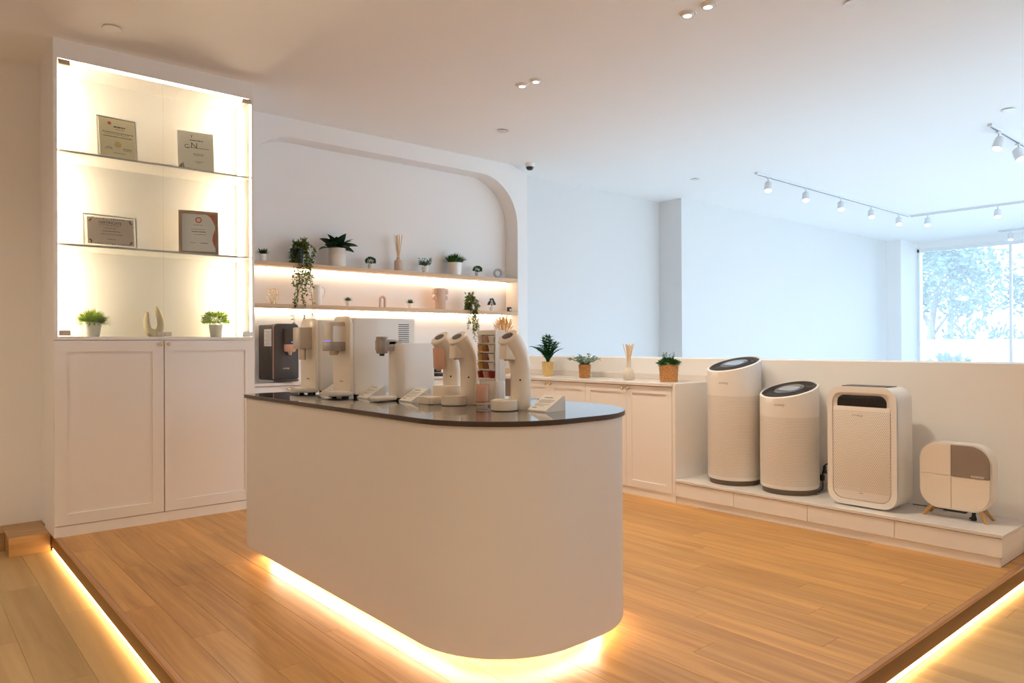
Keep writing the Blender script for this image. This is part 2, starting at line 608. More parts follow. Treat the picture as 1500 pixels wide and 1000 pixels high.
def lay(parent, m, x0, x1, y0, y1, z, W, L, gap=0.0009):
    cache = {}
    x = x0
    row = 0
    while x < x1 - 0.004:
        wd = min(W, x1 - x)
        y = y0 - (row * 0.417 % 1.0) * L
        while y < y1:
            a, b = max(y, y0), min(y + L, y1)
            if b - a > 0.02:
                key = (round(wd, 3), round(b - a, 3))
                if key not in cache:
                    o = obj('plank', box(NB(), gap / 2, wd - gap / 2, gap / 2, b - a - gap / 2, -0.008, 0, 0.0006, 1), m, parent, (x, a, z))
                    cache[key] = o
                else:
                    inst(cache[key], parent, (x, a, z))
            y += L
        x += W
        row += 1

lay(plat, m_plank, 0.789, 4.46, 1.166, 5.64, 0.0, 0.142, 1.22)
lay(plat, m_plank, 4.4606, 4.90, 1.166, 1.215, 0.0, 0.142, 1.22)
lay(floor, m_plank2, -3, 0.776, -3, 5.64, ZL, 0.19, 1.4)
lay(floor, m_plank2, 0.776, 4.9, -3, 1.152, ZL, 0.19, 1.4)

ceil_ = struct(obj('ceiling', box(NB(), -3, 15.5, -3, 6.6, ZC, ZC + 0.2), m_ceil))
struct(obj('wall_left', box(NB(), -3, 0.80, 5.87, 6.16, ZL - 0.2, ZC), m_wall))
# niche wall: plate with a round-cornered opening, recess sides and back
NX0, NX1, NZ0, NZ1, NR = 2.12, 5.13, 0.865, 2.965, 0.50
inner = rrect(NX0, NX1, NZ0, NZ1, [NR, NR, 0.0, 0.0], 16)
X0, X1 = 0.80, 5.27
outer = []
n_top = 17
for (px, pz) in inner:
    outer.append((px, pz))
for i in range(n_top): outer[i] = (X1, NZ1 + (ZC - NZ1) * i / (n_top - 1) * 1.0) if i < 9 else (X1 - (X1 - (NX0 + NX1) / 2) * (i - 8) / 8, ZC)
for i in range(n_top):
    outer[n_top + i] = ((NX0 + NX1) / 2 - ((NX0 + NX1) / 2 - X0) * i / 8, ZC) if i <= 8 else (X0, ZC - (ZC - NZ1) * (i - 8) / 8)
outer[-2] = (X0, ZL)
outer[-1] = (X1, ZL)
bm = NB()
ring_prism(bm, outer, inner, 5.87, 6.07, 'XZ')
box(bm, X0, X1, 6.07, 6.16, ZL, ZC)
struct(obj('wall_back', bm, m_wall))
# parapet wall and the room beyond it
struct(obj('wall_right', box(NB(), 4.90, 5.27, -3, 5.87, ZL - 0.05, 1.071, 0.004, 1), m_wall))
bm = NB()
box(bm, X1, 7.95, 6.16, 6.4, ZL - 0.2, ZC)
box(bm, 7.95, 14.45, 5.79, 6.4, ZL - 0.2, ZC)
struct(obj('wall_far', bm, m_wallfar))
bm = NB()
box(bm, 14.38, 15.42, 5.51, 6.4, ZL - 0.2, ZC)
struct(obj('wall_column', bm, m_wall))
bm = NB()
box(bm, 15.1, 15.4, -3, 5.51, 2.99, ZC)
box(bm, 15.1, 15.4, -3, 5.51, ZL - 0.2, 0.02)
struct(obj('wall_window', bm, m_wall))
bm = NB()
box(bm, -3.2, 5.30, -3.2, -3, ZL - 0.2, ZC)
box(bm, 5.30, 15.4, -3.2, -3, 2.99, ZC)
box(bm, 5.30, 15.4, -3.2, -3, ZL - 0.2, 0.02)
struct(obj('wall_front', bm, m_wall))
struct(obj('wall_side', box(NB(), -3.2, -3, -3.2, 6.16, ZL - 0.2, ZC), m_wall))

# window
win = struct(thing('window_1', 'tall glazed window with thin white mullions onto trees', 'window', (15.2, 0, 0)))
del win['category']
ys = [5.51, 3.97, 2.43, 0.89, -0.65, -2.19, -3.0]
for a, b in zip(ys, ys[1:]):
    obj('pane', box(NB(), -0.005, 0.005, b + 0.02, a - 0.02, 0.07, 2.94), m_wglass, win)
bm = NB()
box(bm, -0.04, 0.04, -3, 5.51, 2.93, 2.99)
box(bm, -0.04, 0.04, -3, 5.51, 0.02, 0.08)
box(bm, -0.04, 0.04, 5.475, 5.51, 0.02, 2.99)
obj('frame', bm, m_alum, win)
for y in ys[1:-1]:
    obj('mullion', box(NB(), -0.035, 0.035, y - 0.022, y + 0.022, 0.08, 2.93), m_alum, win)

win_added = struct(thing('window_2_added', 'added unseen glazing along the side of the second room', 'window', (0, -3.1, 0)))  # unseen side glazing, added to bring more daylight into the second room
del win_added['category']
xs = [5.30 + 1.65 * i for i in range(7)]
bm = NB()
box(bm, 5.30, 15.2, -0.04, 0.04, 2.93, 2.99)
box(bm, 5.30, 15.2, -0.04, 0.04, 0.02, 0.08)
obj('frame', bm, m_alum, win_added)
for a, b in zip(xs, xs[1:]):
    obj('pane', box(NB(), a + 0.02, b - 0.02, -0.005, 0.005, 0.08, 2.93), m_wglass, win_added)
for x in xs:
    obj('mullion', box(NB(), x - 0.022, x + 0.022, -0.035, 0.035, 0.08, 2.93), m_alum, win_added)

# step edge: nosing and riser along two sides
struct(obj('trim_1', box(NB(), 0.767, 0.789, 1.144, 5.44, -0.014, 0.001, 0.003, 2), m_nose))
struct(obj('trim_2', box(NB(), 0.790, 4.90, 1.144, 1.166, -0.014, 0.001, 0.003, 2), m_noseX))
struct(obj('trim_6', box(NB(), 0.770, 0.789, 1.147, 5.44, -0.085, -0.0145), m_riser))
struct(obj('trim_7', box(NB(), 0.790, 4.90, 1.147, 1.166, -0.085, -0.0145), m_riser))
bm = NB()
box(bm, 0.785, 0.80, 1.17, 5.5, ZL - 0.008, -0.08)
box(bm, 0.80, 4.90, 1.162, 1.18, ZL - 0.008, -0.08)
struct(obj('trim_3', bm, m_nose))
t = obj('led_strip', box(NB(), 0.777, 0.785, 1.2, 5.43, -0.112, -0.088), m_step)
tag(t, 'glowing warm light strip under the wooden step edge at left', 'light strip', 'light strips under the step')
t = obj('led_strip', box(NB(), 0.83, 4.89, 1.153, 1.162, -0.112, -0.088), m_step)
tag(t, 'glowing warm light strip under the wooden step edge at bottom right', 'light strip', 'light strips under the step')
struct(obj('trim_5', box(NB(), 0.775, 2.0, 5.632, 5.87, 0, ZC), m_wall))
# wooden ledge along the left wall
bm = NB()
box(bm, 0.545, 0.768, 5.44, 5.868, ZL - 0.008, 0.002, 0.003, 1)
struct(obj('trim_4', bm, m_board))
bm = NB()
box(bm, -3, 0.545, 5.64, 5.868, ZL - 0.008, 0.002, 0.003, 1)
struct(obj('baseboard_left', bm, m_board))

# ------------------------------------------------------------------ shaker door helper (local: width along X, faces -Y)
def shaker(name, x0, x1, z0, z1, m, parent, th=0.02, fr=0.07, rec=0.008):
    bm = NB()
    box(bm, x0, x1, -th + rec, 0, z0, z1)
    o = [(x0, z0), (x1, z0), (x1, z1), (x0, z1)]
    i = [(x0 + fr, z0 + fr), (x1 - fr, z0 + fr), (x1 - fr, z1 - fr), (x0 + fr, z1 - fr)]
    ring_prism(bm, o, i, -th, -th + rec + 0.001, 'XZ')
    return obj(name, bm, m, parent, sm=False)

def knob(parent, x, z, y, m=m_brass):
    bm = NB()
    lathe(bm, [(0.004, 0), (0.004, 0.012), (0.011, 0.016), (0.012, 0.022), (0.008, 0.027), (0, 0.028)], 12, m=Matrix.Translation((x, y, z)) @ Matrix.Rotation(R(90), 4, 'X'))
    return obj('knob', bm, m, parent)

# ------------------------------------------------------------------ tall display cabinet
CX0, CX1, CY0, CY1 = 0.7616, 2.022, 5.26, 5.63
cab = thing('display_cabinet', 'tall white cabinet with lit glass-fronted shelves over two shaker doors', 'cabinet', (0, 0, 0))
bm = NB()
box(bm, CX0, 0.784, CY0 + 0.022, CY1, 0, ZC)
box(bm, 2.004, CX1, CY0 + 0.022, CY1, 0, ZC)
box(bm, CX0, 0.784, CY0, CY0 + 0.022, 1.235, ZC)
box(bm, 2.004, CX1, CY0, CY0 + 0.022, 1.235, ZC)
obj('side_panel', bm, m_lam, cab)
obj('header', box(NB(), 0.784, 2.004, CY0, CY1, 3.0, ZC), m_lam, cab)
obj('back_panel', box(NB(), 0.784, 2.004, 5.605, CY1, 1.255, 3.0), m_cabin, cab)
obj('deck', box(NB(), 0.784, 2.004, CY0, 5.605, 1.235, 1.255), m_lam, cab)
obj('carcass', box(NB(), 0.784, 2.004, CY0 + 0.024, CY1, 0.07, 1.235), m_lam, cab)
obj('plinth', box(NB(), CX0, CX1, CY0 + 0.004, CY0 + 0.03, 0, 0.066), m_lam, cab)
for z in (2.422, 1.832):
    obj('shelf', box(NB(), 0.784, 2.004, 5.285, 5.605, z, z + 0.013, 0.001, 1), m_cabin, cab)
for (x0, x1, kx) in ((CX0, 1.398, 1.375), (1.402, CX1, 1.425)):
    d = shaker('door', x0 + 0.002, x1, 0.07, 1.230, m_lam, cab, th=0.022)
    d.location = (0, CY0 + 0.022, 0)
    knob(d, kx, 1.205, -0.022)
for (x0, x1, hx) in ((0.786, 1.4, 0.786), (1.403, 2.003, 1.935)):
    d = obj('glass_door', box(NB(), x0, x1, 5.262, 5.268, 1.258, 2.998), m_glass, cab)
    for z in (1.262, 2.962):
        obj('hinge', box(NB(), hx + 0.002, hx + 0.066, 5.252, 5.274, z, z + 0.032, 0.002, 1), m_metal, d)
    cx = x1 if x0 < 1 else x0
    s = -1 if x0 < 1 else 1
    obj('door_clip', box(NB(), min(cx + s * 0.003, cx + s * 0.045), max(cx + s * 0.003, cx + s * 0.045), 5.252, 5.274, 1.26, 1.288, 0.002, 1), m_metal, d)
for x in (0.7855, 1.9925):
    for z0, z1 in ((1.262, 1.828), (1.848, 2.418), (2.438, 2.985)):
        y = 5.50
        obj('led_strip', box(NB(), x, x + 0.010, y - 0.012, y + 0.012, z0, z1), m_led, cab)

for x in (0.785, 1.9965):
    for z0, z1 in ((1.262, 1.828), (1.848, 2.418), (2.438, 2.985)):
        obj('led_strip', box(NB(), x, x + 0.0065, 5.277, 5.283, z0, z1), m_ledfr, cab)
obj('led_strip', box(NB(), 0.80, 1.99, 5.284, 5.294, 2.990, 2.9995), m_ledtop, cab)

# ------------------------------------------------------------------ niche shelves with light strips
for z, nm in ((1.862, 'upper beech shelf lit from below in the arched niche'), (1.508, 'lower beech shelf lit from below in the arched niche')):
    s = thing('wall_shelf', nm, 'shelf', (0, 0, z), group='niche shelves')
    obj('board', box(NB(), NX0, NX1, 5.872, 6.07, 0, 0.034, 0.001, 1), m_shelf, s)
    obj('led_strip', box(NB(), NX0 + 0.02, NX1 - 0.02, 6.045, 6.057, -0.008, 0), m_ledsh, s)

# ------------------------------------------------------------------ low cabinets along the parapet and under the niche
def low_unit(label, loc, rz, wid=0.888, dep=0.44):
    u = thing('base_cabinet', label, 'cabinet', loc, rz, 'low white shaker cabinets')
    h = wid / 2
    obj('carcass', box(NB(), 0, wid, 0.022, dep, 0.06, 0.868), m_lam, u)
    obj('plinth', box(NB(), 0, wid, 0.010, dep - 0.02, 0, 0.06), m_lam, u)
    for x0, x1, kx in ((0.002, h - 0.0015, h - 0.03), (h + 0.0015, wid - 0.002, h + 0.03)):
        d = shaker('door', x0, x1, 0.063, 0.862, m_lam, u, fr=0.055)
        d.location = (0, 0.022, 0)
        knob(d, kx, 0.838, -0.02)
    return u
# facing -X: local +X runs along world -Y
low_unit('low white two-door cabinet beside the purifier bench', (4.439, 4.219, 0), R(-90))
low_unit('low white two-door cabinet under the gold pot plant', (4.439, 5.109, 0), R(-90))
ux = [2.10, 2.98, 3.55]
low_unit('low white two-door cabinet under the charcoal water dispenser', (2.06, 5.615, 0), 0, 0.80, 0.252)
low_unit('low white two-door cabinet in the niche behind the white dispensers', (2.86, 5.615, 0), 0, 0.78, 0.252)
low_unit('low white two-door cabinet in the corner under the black pod machine', (3.65, 5.615, 0), 0, 0.78, 0.252)
bm = NB()
box(bm, 4.425, 4.898, 3.322, 5.60, 0.868, 0.891, 0.002, 1)
box(bm, 4.878, 4.898, 3.322, 5.60, 0.891, 0.938, 0.002, 1)
t = obj('worktop', bm, m_quartz)
tag(t, 'long beige stone worktop with upstand on the low cabinets by the parapet', 'worktop')
t = obj('worktop', box(NB(), 2.03, 4.898, 5.602, 5.868, 0.868, 0.891, 0.002, 1), m_quartz)
tag(t, 'beige stone worktop in the arched niche below the shelves', 'worktop')
bm = NB()
box(bm, 4.441, 4.898, 3.300, 3.3215, 0, 0.8905)
box(bm, 4.4455, 4.898, 3.3214, 3.3305, 0, 0.868)
t = obj('end_panel', bm, m_lam)
tag(t, 'plain white end panel closing the low cabinets beside the bench', 'panel')

# bench of drawers
bn = thing('drawer_bench', 'low white bench of four drawers carrying the air purifiers', 'bench', (0, 0, 0))
obj('plinth', box(NB(), 4.452, 4.898, 1.218, 3.298, 0, 0.052), m_lam, bn)
obj('carcass', box(NB(), 4.461, 4.898, 1.207, 3.298, 0.052, 0.156), m_lam, bn)
obj('top', box(NB(), 4.434, 4.898, 1.200, 3.298, 0.157, 0.1755, 0.002, 1), m_quartz, bn)
yy = [3.298, 2.811, 2.277, 1.747, 1.205]
for a, b in zip(yy, yy[1:]):
    obj('drawer', box(NB(), 4.441, 4.461, b + 0.0015, a - 0.0015, 0.052, 0.153, 0.001, 1), m_lam, bn)

# ------------------------------------------------------------------ island
IX0, IX1, IY0, IY1 = 1.507, 2.455, 1.893, 4.072
def isl(o, n=20):
    return rrect(IX0 - o, IX1 + o, IY0 - o, IY1 + o, [0.03 + o if o > -0.03 else 0.002] * 2 + [0.40 + o] * 2, n)
island = thing('island_counter', 'white round-cornered island counter with dark glass top and glowing kick', 'counter', (0, 0, 0))
obj('body', prism(NB(), isl(0), 0.07, 0.902), m_isl, island)
obj('top', prism(NB(), isl(0.010), 0.9015, 0.9212, bev=0.0015, seg=1), m_smoke, island)
bm = NB()
ring_prism(bm, isl(0.0115), isl(0.0100), 0.9025, 0.9195)
obj('top_edge', bm, m_edge, island)
obj('kick', prism(NB(), isl(-0.17), 0, 0.07), m_lam, island)
bm = NB()
ring_prism(bm, isl(-0.105), isl(-0.117), 0.0692, 0.0698)
obj('led_strip', bm, m_kick, island)

# ------------------------------------------------------------------ ceiling fittings
def downlight(x, y, label, lit=True, grp='recessed ceiling downlights'):
    d = thing('downlight', label, 'ceiling light', (x, y, ZC), 0, grp)
    bm = NB()
    lathe(bm, [(0.052, 0), (0.052, -0.004), (0.046, -0.007), (0.041, -0.004), (0.041, 0)], 28)
    obj('trim_ring', bm, m_white, d)
    bm = NB()
    lathe(bm, [(0.040, 0.0), (0.040, -0.006), (0.034, -0.014), (0.024, -0.0155), (0.024, -0.010), (0, -0.010)], 24)
    obj('gimbal', bm, m_white, d)
    bm = NB()
    lathe(bm, [(0.024, -0.0135), (0, -0.0150)], 20)
    obj('lens', bm, m_lens, d)
    l = bpy.data.lights.new('lamp', 'SPOT')
    l.energy = P_SPOT
    l.color = (1.0, 0.84, 0.64)
    l.spot_size = R(125)
    l.spot_blend = 0.9
    l.shadow_soft_size = 0.06
    lo = bpy.data.objects.new('lamp', l)
    C.objects.link(lo)
    lo.parent = d
    lo.location = (0, 0, -0.04)
    return d
d0 = downlight(3.551, 4.003, 'lit downlight nearer the niche, left of the far pair on the ceiling')
dup(d0, (3.568, 3.872, ZC), 'lit downlight right of the far pair on the ceiling above the island end')
dup(d0, (3.525, 2.517, ZC), 'lit downlight left of the near pair at the top of the ceiling')
dup(d0, (3.522, 2.376, ZC), 'lit downlight right of the near pair at the top of the ceiling')
for x, y, nm in ((3.55, 0.95, 'lit downlight on the ceiling over the right step'), (3.55, -0.6, 'lit downlight on the ceiling behind the right step'),
              (-0.5, 4.3, 'added unseen downlight on the ceiling close to the left wall'), (-1.9, 4.3, 'added unseen downlight on the ceiling in the far left corner'), (0.2, 0.6, 'added unseen downlight on the ceiling above the camera'),
              (0.2, -1.2, 'added unseen downlight on the ceiling behind the camera'), (-1.6, 2.3, 'added unseen downlight on the ceiling far left near the side wall'),
              (-1.6, 0.6, 'added unseen downlight on the ceiling beside the camera at left'), (1.9, -1.2, 'added unseen downlight on the ceiling behind right of the camera'), (-1.6, -1.2, 'added unseen downlight on the ceiling behind left of the camera'),
              (1.0, -2.4, 'added unseen downlight on the ceiling near the back wall'), (-1.0, -2.4, 'added unseen downlight on the ceiling in the back left corner')):
    d = dup(d0, (x, y, ZC), nm)
    for ch in d.children:
        if ch.type == 'LIGHT' and x < 3:
            ch.data = ch.data.copy()
            ch.data.energy = P_SPOT2  # unseen fixtures left and behind, added to raise the warm ambient light
            ch.data.spot_size = R(140)
        elif ch.type == 'LIGHT':
            ch.data = ch.data.copy()
            ch.data.energy = P_SPOT * 0.15

def cover(x, y, label, g='flat round ceiling covers'):
    c = thing('sprinkler_cover', label, 'ceiling cover', (x, y, ZC), 0, g)
    bm = NB()
    lathe(bm, [(0.030, 0), (0.030, -0.006), (0, -0.006)], 20)
    obj('stem', bm, m_slot, c)
    bm = NB()
    lathe(bm, [(0.050, -0.006), (0.052, -0.008), (0.050, -0.010), (0, -0.011)], 28)
    obj('plate', bm, m_white, c)
    return c
c0 = cover(1.009, 4.871, 'round white cover plate on the ceiling above the display cabinet')
dup(c0, (4.181, 4.976, ZC), 'round white cover plate on the ceiling in front of the arched niche')
dup(c0, (4.124, 1.825, ZC), 'round white cover plate at the top edge of the ceiling')
dup(c0, (7.016, 1.843, ZC), 'round white cover plate beside the right track lights')
dup(c0, (7.15, 5.013, ZC), 'round white cover plate on the far ceiling left of the long track')

cc = thing('dome_camera', 'small white and black dome security camera on ceiling by the niche', 'security camera', (5.16, 5.70, ZC))
bm = NB()
lathe(bm, [(0.052, 0), (0.052, -0.02), (0.044, -0.042), (0.0, -0.042)], 24)
obj('housing', bm, m_white, cc)
bm = NB()
lathe(bm, [(0.041, -0.0425), (0.039, -0.055), (0.028, -0.071), (0, -0.078)], 24)
obj('dome', bm, m_black, cc)

# tracks and spot heads in the room beyond
def rail(name, label, pts):
    r = thing('track_rail', label, 'track light', (0, 0, 0), 0, 'ceiling light tracks')
    for (x0, y0, x1, y1) in pts:
        hw = 0.018
        if abs(x1 - x0) > abs(y1 - y0):
            obj('channel', box(NB(), x0, x1, y0 - hw, y0 + hw, ZC - 0.026, ZC, 0.002, 1), m_track, r)
            obj('slot', box(NB(), x0 + 0.03, x1 - 0.03, y0 - 0.006, y0 + 0.006, ZC - 0.0275, ZC - 0.02), m_slot, r)
        else:
            obj('channel', box(NB(), x0 - hw, x0 + hw, min(y0, y1), max(y0, y1), ZC - 0.026, ZC, 0.002, 1), m_track, r)
            obj('slot', box(NB(), x0 - 0.006, x0 + 0.006, min(y0, y1) + 0.03, max(y0, y1) - 0.03, ZC - 0.0275, ZC - 0.02), m_slot, r)
    return r
rail('track', 'long white ceiling track with a corner, second room', [(7.40, 4.37, 11.732, 4.37), (11.75, 4.388, 11.75, 0.5)])
rail('track', 'short white ceiling track at the right edge of the photo', [(7.345, 2.07, 11.732, 2.07)])
rail('track', 'far white ceiling track just before the window', [(14.55, 3.98, 14.55, 0.5)])

def spot_head(x, y, label, tilt, az):
    h = thing('track_spotlight', label, 'spotlight', (x, y, ZC - 0.0275), az, 'white track spotlights')
    bm = NB()
    box(bm, -0.03, 0.03, -0.014, 0.014, -0.012, 0, 0.002, 1)
    lathe(bm, [(0.008, -0.06), (0.008, -0.01)], 10)
    obj('stem', bm, m_track, h)
    Mh = Matrix.Translation((0, 0, -0.10)) @ Matrix.Rotation(R(tilt), 4, 'Y')
    bm = NB()
    lathe(bm, [(0, 0.058), (0.028, 0.056), (0.041, 0.044), (0.045, 0.0), (0.045, -0.06), (0.040, -0.062), (0.038, -0.045)], 20, m=Mh)
    obj('lamp_head', bm, m_track, h)
    bm = NB()
    lathe(bm, [(0.0385, -0.050), (0, -0.052)], 20, m=Mh)
    obj('lens', bm, m_lens2, h)
    l = bpy.data.lights.new('lamp', 'SPOT')
    l.energy = P_TRACK
    l.color = (1.0, 0.88, 0.72)
    l.spot_size = R(80)
    l.spot_blend = 0.8
    l.shadow_soft_size = 0.04
    lo = bpy.data.objects.new('lamp', l)
    C.objects.link(lo)
    lo.parent = h
    lo.matrix_local = Mh @ Matrix.Translation((0, 0, -0.07))
    return h
ords = ['first', 'second', 'third', 'fourth', 'fifth']
for i, x in enumerate((7.66, 8.54, 9.48, 10.40, 11.34)):
    spot_head(x, 4.37, f'white track spotlight, {ords[i]} from the left on the long ceiling track', 26, R(26))
spot_head(11.75, 4.12, 'white track spotlight just right of the corner of the long track', 24, R(15))
spot_head(11.75, 3.22, 'white track spotlight second right of the long track corner', 24, R(15))
spot_head(7.60, 2.07, 'white track spotlight first on the short track at right, tilted right', 25, R(-20))
spot_head(8.19, 2.07, 'white track spotlight second on the short track at right edge', 25, R(60))
spot_head(14.55, 3.80, 'white track spotlight on the far track before the window', 20, R(15))

# ------------------------------------------------------------------ plants and pots
def pot(name, m, parent, rt, rb, h, wall=0.006, seg=28, rim=0.0):
    bm = NB()
    lathe(bm, [(0, 0), (rb * 0.92, 0), (rb, 0.004), (rt, h - 0.002), (rt + rim, h), (rt - wall, h), (rt - wall - 0.001, h - 0.02), (0, h - 0.02)], seg)
    return obj(name, bm, m, parent)

def soil(parent, r, z):
    bm = NB()
    lathe(bm, [(r, z - 0.006), (r, z), (0, z + 0.003)], 18)
    return obj('soil', bm, m_soil, parent)

def rdir(a, el):
    return Vector((cos(a) * cos(el), sin(a) * cos(el), sin(el)))

def tuft(n, r, h, base, W=0.006, seed=1, spread=0.9):
    rnd = random.Random(seed)
    bm = NB()
    for i in range(n):
        a = rnd.uniform(0, 2 * pi)
        q = math.sqrt(rnd.random())
        p = Vector((cos(a) * base * q, sin(a) * base * q, 0))
        el = R(90) - q * spread * rnd.uniform(0.6, 1.1)
        L = h * rnd.uniform(0.7, 1.05)
        d = rdir(a + rnd.uniform(-.4, .4), el)
        s = d.cross(Vector((0, 0, 1)))
        if s.length < 1e-3: s = Vector((1, 0, 0))
        s = s.normalized() * W * 0.5
        m1 = p + d * L * 0.55
        tip = p + d * L - Vector((0, 0, 1)) * L * 0.12 * q
        v = [bm.verts.new(x) for x in (p - s, p + s, m1 + s, m1 - s, tip)]
        bm.faces.new(v[:4])
        bm.faces.new((v[3], v[2], v[4]))
    return bm

def bush(n, r, h, L, W, seed=1, z=0.0, low=-0.15):
    rnd = random.Random(seed)
    bm = NB()
    for i in range(n):
        a = rnd.uniform(0, 2 * pi)
        el = math.asin(rnd.uniform(low, 1))
        q = rnd.uniform(0.45, 1.0)
        p = Vector((cos(a) * cos(el) * r * q, sin(a) * cos(el) * r * q, z + h * max(0.0, sin(el) * q * 0.5 + 0.36)))
        leaf(bm, p, rdir(a + rnd.uniform(-.8, .8), el * 0.7 + rnd.uniform(-.4, .6)), L * rnd.uniform(.7, 1.2), W * rnd.uniform(.7, 1.2), rnd.uniform(-1, 1))
    return bm

def grass_plant(label, loc, rt, rb, h, fh, fr, m, seed, cat='plant', blade=0.006, n=420, spread=0.9, grp=None):
    t = thing('potted_grass', label, cat, loc, 0, grp)
    pot('pot', m_cer, t, rt, rb, h)
    soil(t, rt - 0.007, h - 0.006)
    o = obj('foliage', tuft(n, fr, fh, rt * 0.75, blade, seed, spread), m, t, (0, 0, h - 0.006), sm=False, recalc=False)
    stuff(o)
    return t

t = thing('potted_grass', 'bushy lime green grass in white pot at left of the lit cabinet', 'plant', (1.001, 5.42, 1.255), 0, 'green pots in the display cabinet')
pot('pot', m_cer, t, 0.056, 0.043, 0.10)
soil(t, 0.049, 0.094)
bm = tuft(950, 0, 0.105, 0.042, 0.0055, 3, 1.75)
stuff(obj('foliage', bm, m_lf_lime, t, (0, 0, 0.095), sm=False, recalc=False))
t = thing('potted_grass', 'rounded pale green bush in white pot at right of the lit cabinet', 'plant', (1.80, 5.42, 1.255), 0, 'green pots in the display cabinet')
pot('pot', m_cer, t, 0.052, 0.040, 0.092)
soil(t, 0.045, 0.086)
stuff(obj('foliage', bush(900, 0.090, 0.115, 0.028, 0.010, 5, 0.0, -0.5), m_lf_lime, t, (0, 0, 0.085), sm=False, recalc=False))

def succulent(label, loc, s, seed, m=m_lf_dark, grp='tiny plants in white pots', L=0.05, n=22, up=0.9):
    t = thing('potted_succulent', label, 'plant', loc, 0, grp)
    pot('pot', m_cer, t, 0.026 * s, 0.019 * s, 0.05 * s, 0.003, 18)
    soil(t, 0.022 * s, 0.047 * s)
    rnd = random.Random(seed)
    bm = NB()
    for i in range(n):
        a = i * 2.4
        el = R(15) + (i / n) * up
        leaf(bm, (0.008 * s * cos(a), 0.008 * s * sin(a), 0), rdir(a, el), L * s * rnd.uniform(.8, 1.1), 0.016 * s, 0, -0.1)
    stuff(obj('foliage', bm, m, t, (0, 0, 0.047 * s), sm=False))
    return t

def topiary(label, loc, s, seed, m, shape='ball', grp='tiny plants in white pots'):
    t = thing('potted_topiary', label, 'plant', loc, 0, grp)
    pot('pot', m_cer, t, 0.024 * s, 0.018 * s, 0.042 * s, 0.003, 18)
    soil(t, 0.020 * s, 0.039 * s)
    rnd = random.Random(seed)
    bm = NB()
    for i in range(260):
        a = rnd.uniform(0, 2 * pi)
        if shape == 'ball':
            el = math.asin(rnd.uniform(-.5, 1))
            p = Vector((cos(a) * cos(el) * 0.030 * s, sin(a) * cos(el) * 0.030 * s, (0.026 + 0.022 * sin(el)) * s))
        elif shape == 'cone':
            q = rnd.random()
            p = Vector((cos(a) * 0.030 * s * (1 - q), sin(a) * 0.030 * s * (1 - q), (0.015 + 0.06 * q) * s))
            el = 0.2
        else:
            q = rnd.random()
            el = 0.6
            p = Vector((cos(a) * 0.036 * s * q, sin(a) * 0.036 * s * q, (0.01 + 0.05 * q * rnd.random()) * s))
        leaf(bm, p, rdir(a, el), 0.018 * s, 0.010 * s, rnd.uniform(-1, 1))
    tube(bm, [(0, 0, -0.004), (0, 0, 0.03 * s)], 0.003 * s, 5)
    stuff(obj('foliage', bm, m, t, (0, 0, 0.040 * s), sm=False, recalc=False))
    return t

ZU, ZLo, YS = 1.896, 1.542, 5.95
succulent('tiny dark spiky succulent at the left end of the upper shelf', (2.36, YS, ZU), 1.25, 1)
topiary('tiny round green topiary between leafy plant and reed diffuser, upper shelf', (3.38, YS, ZU), 1.15, 2, m_lf_mid)
topiary('tiny silvery sprig plant right of the reed diffuser on upper shelf', (3.985, YS, ZU), 1.45, 3, m_lf_sage, 'spray')
topiary('tiny round green topiary right of the white grass pot on upper shelf', (4.64, YS, ZU), 1.15, 4, m_lf_mid)
grass_plant('dark green grass in white bucket pot on the upper shelf', (4.35, YS, ZU), 0.074, 0.062, 0.128, 0.115, 0.1, m_lf_mid, 9, n=260, blade=0.012, spread=1.25)
succulent('tiny dark succulent between white jug and arch on lower shelf', (3.145, YS, ZLo), 1.0, 5, up=1.2, L=0.045)
succulent('tiny green succulent right of the arch on the lower shelf', (3.81, YS, ZLo), 1.0, 6, up=1.25, L=0.048)
topiary('tiny cone shaped tree in white pot right of trailing plant on lower shelf', (4.83, YS, ZLo), 1.15, 7, m_lf_dark, 'cone')

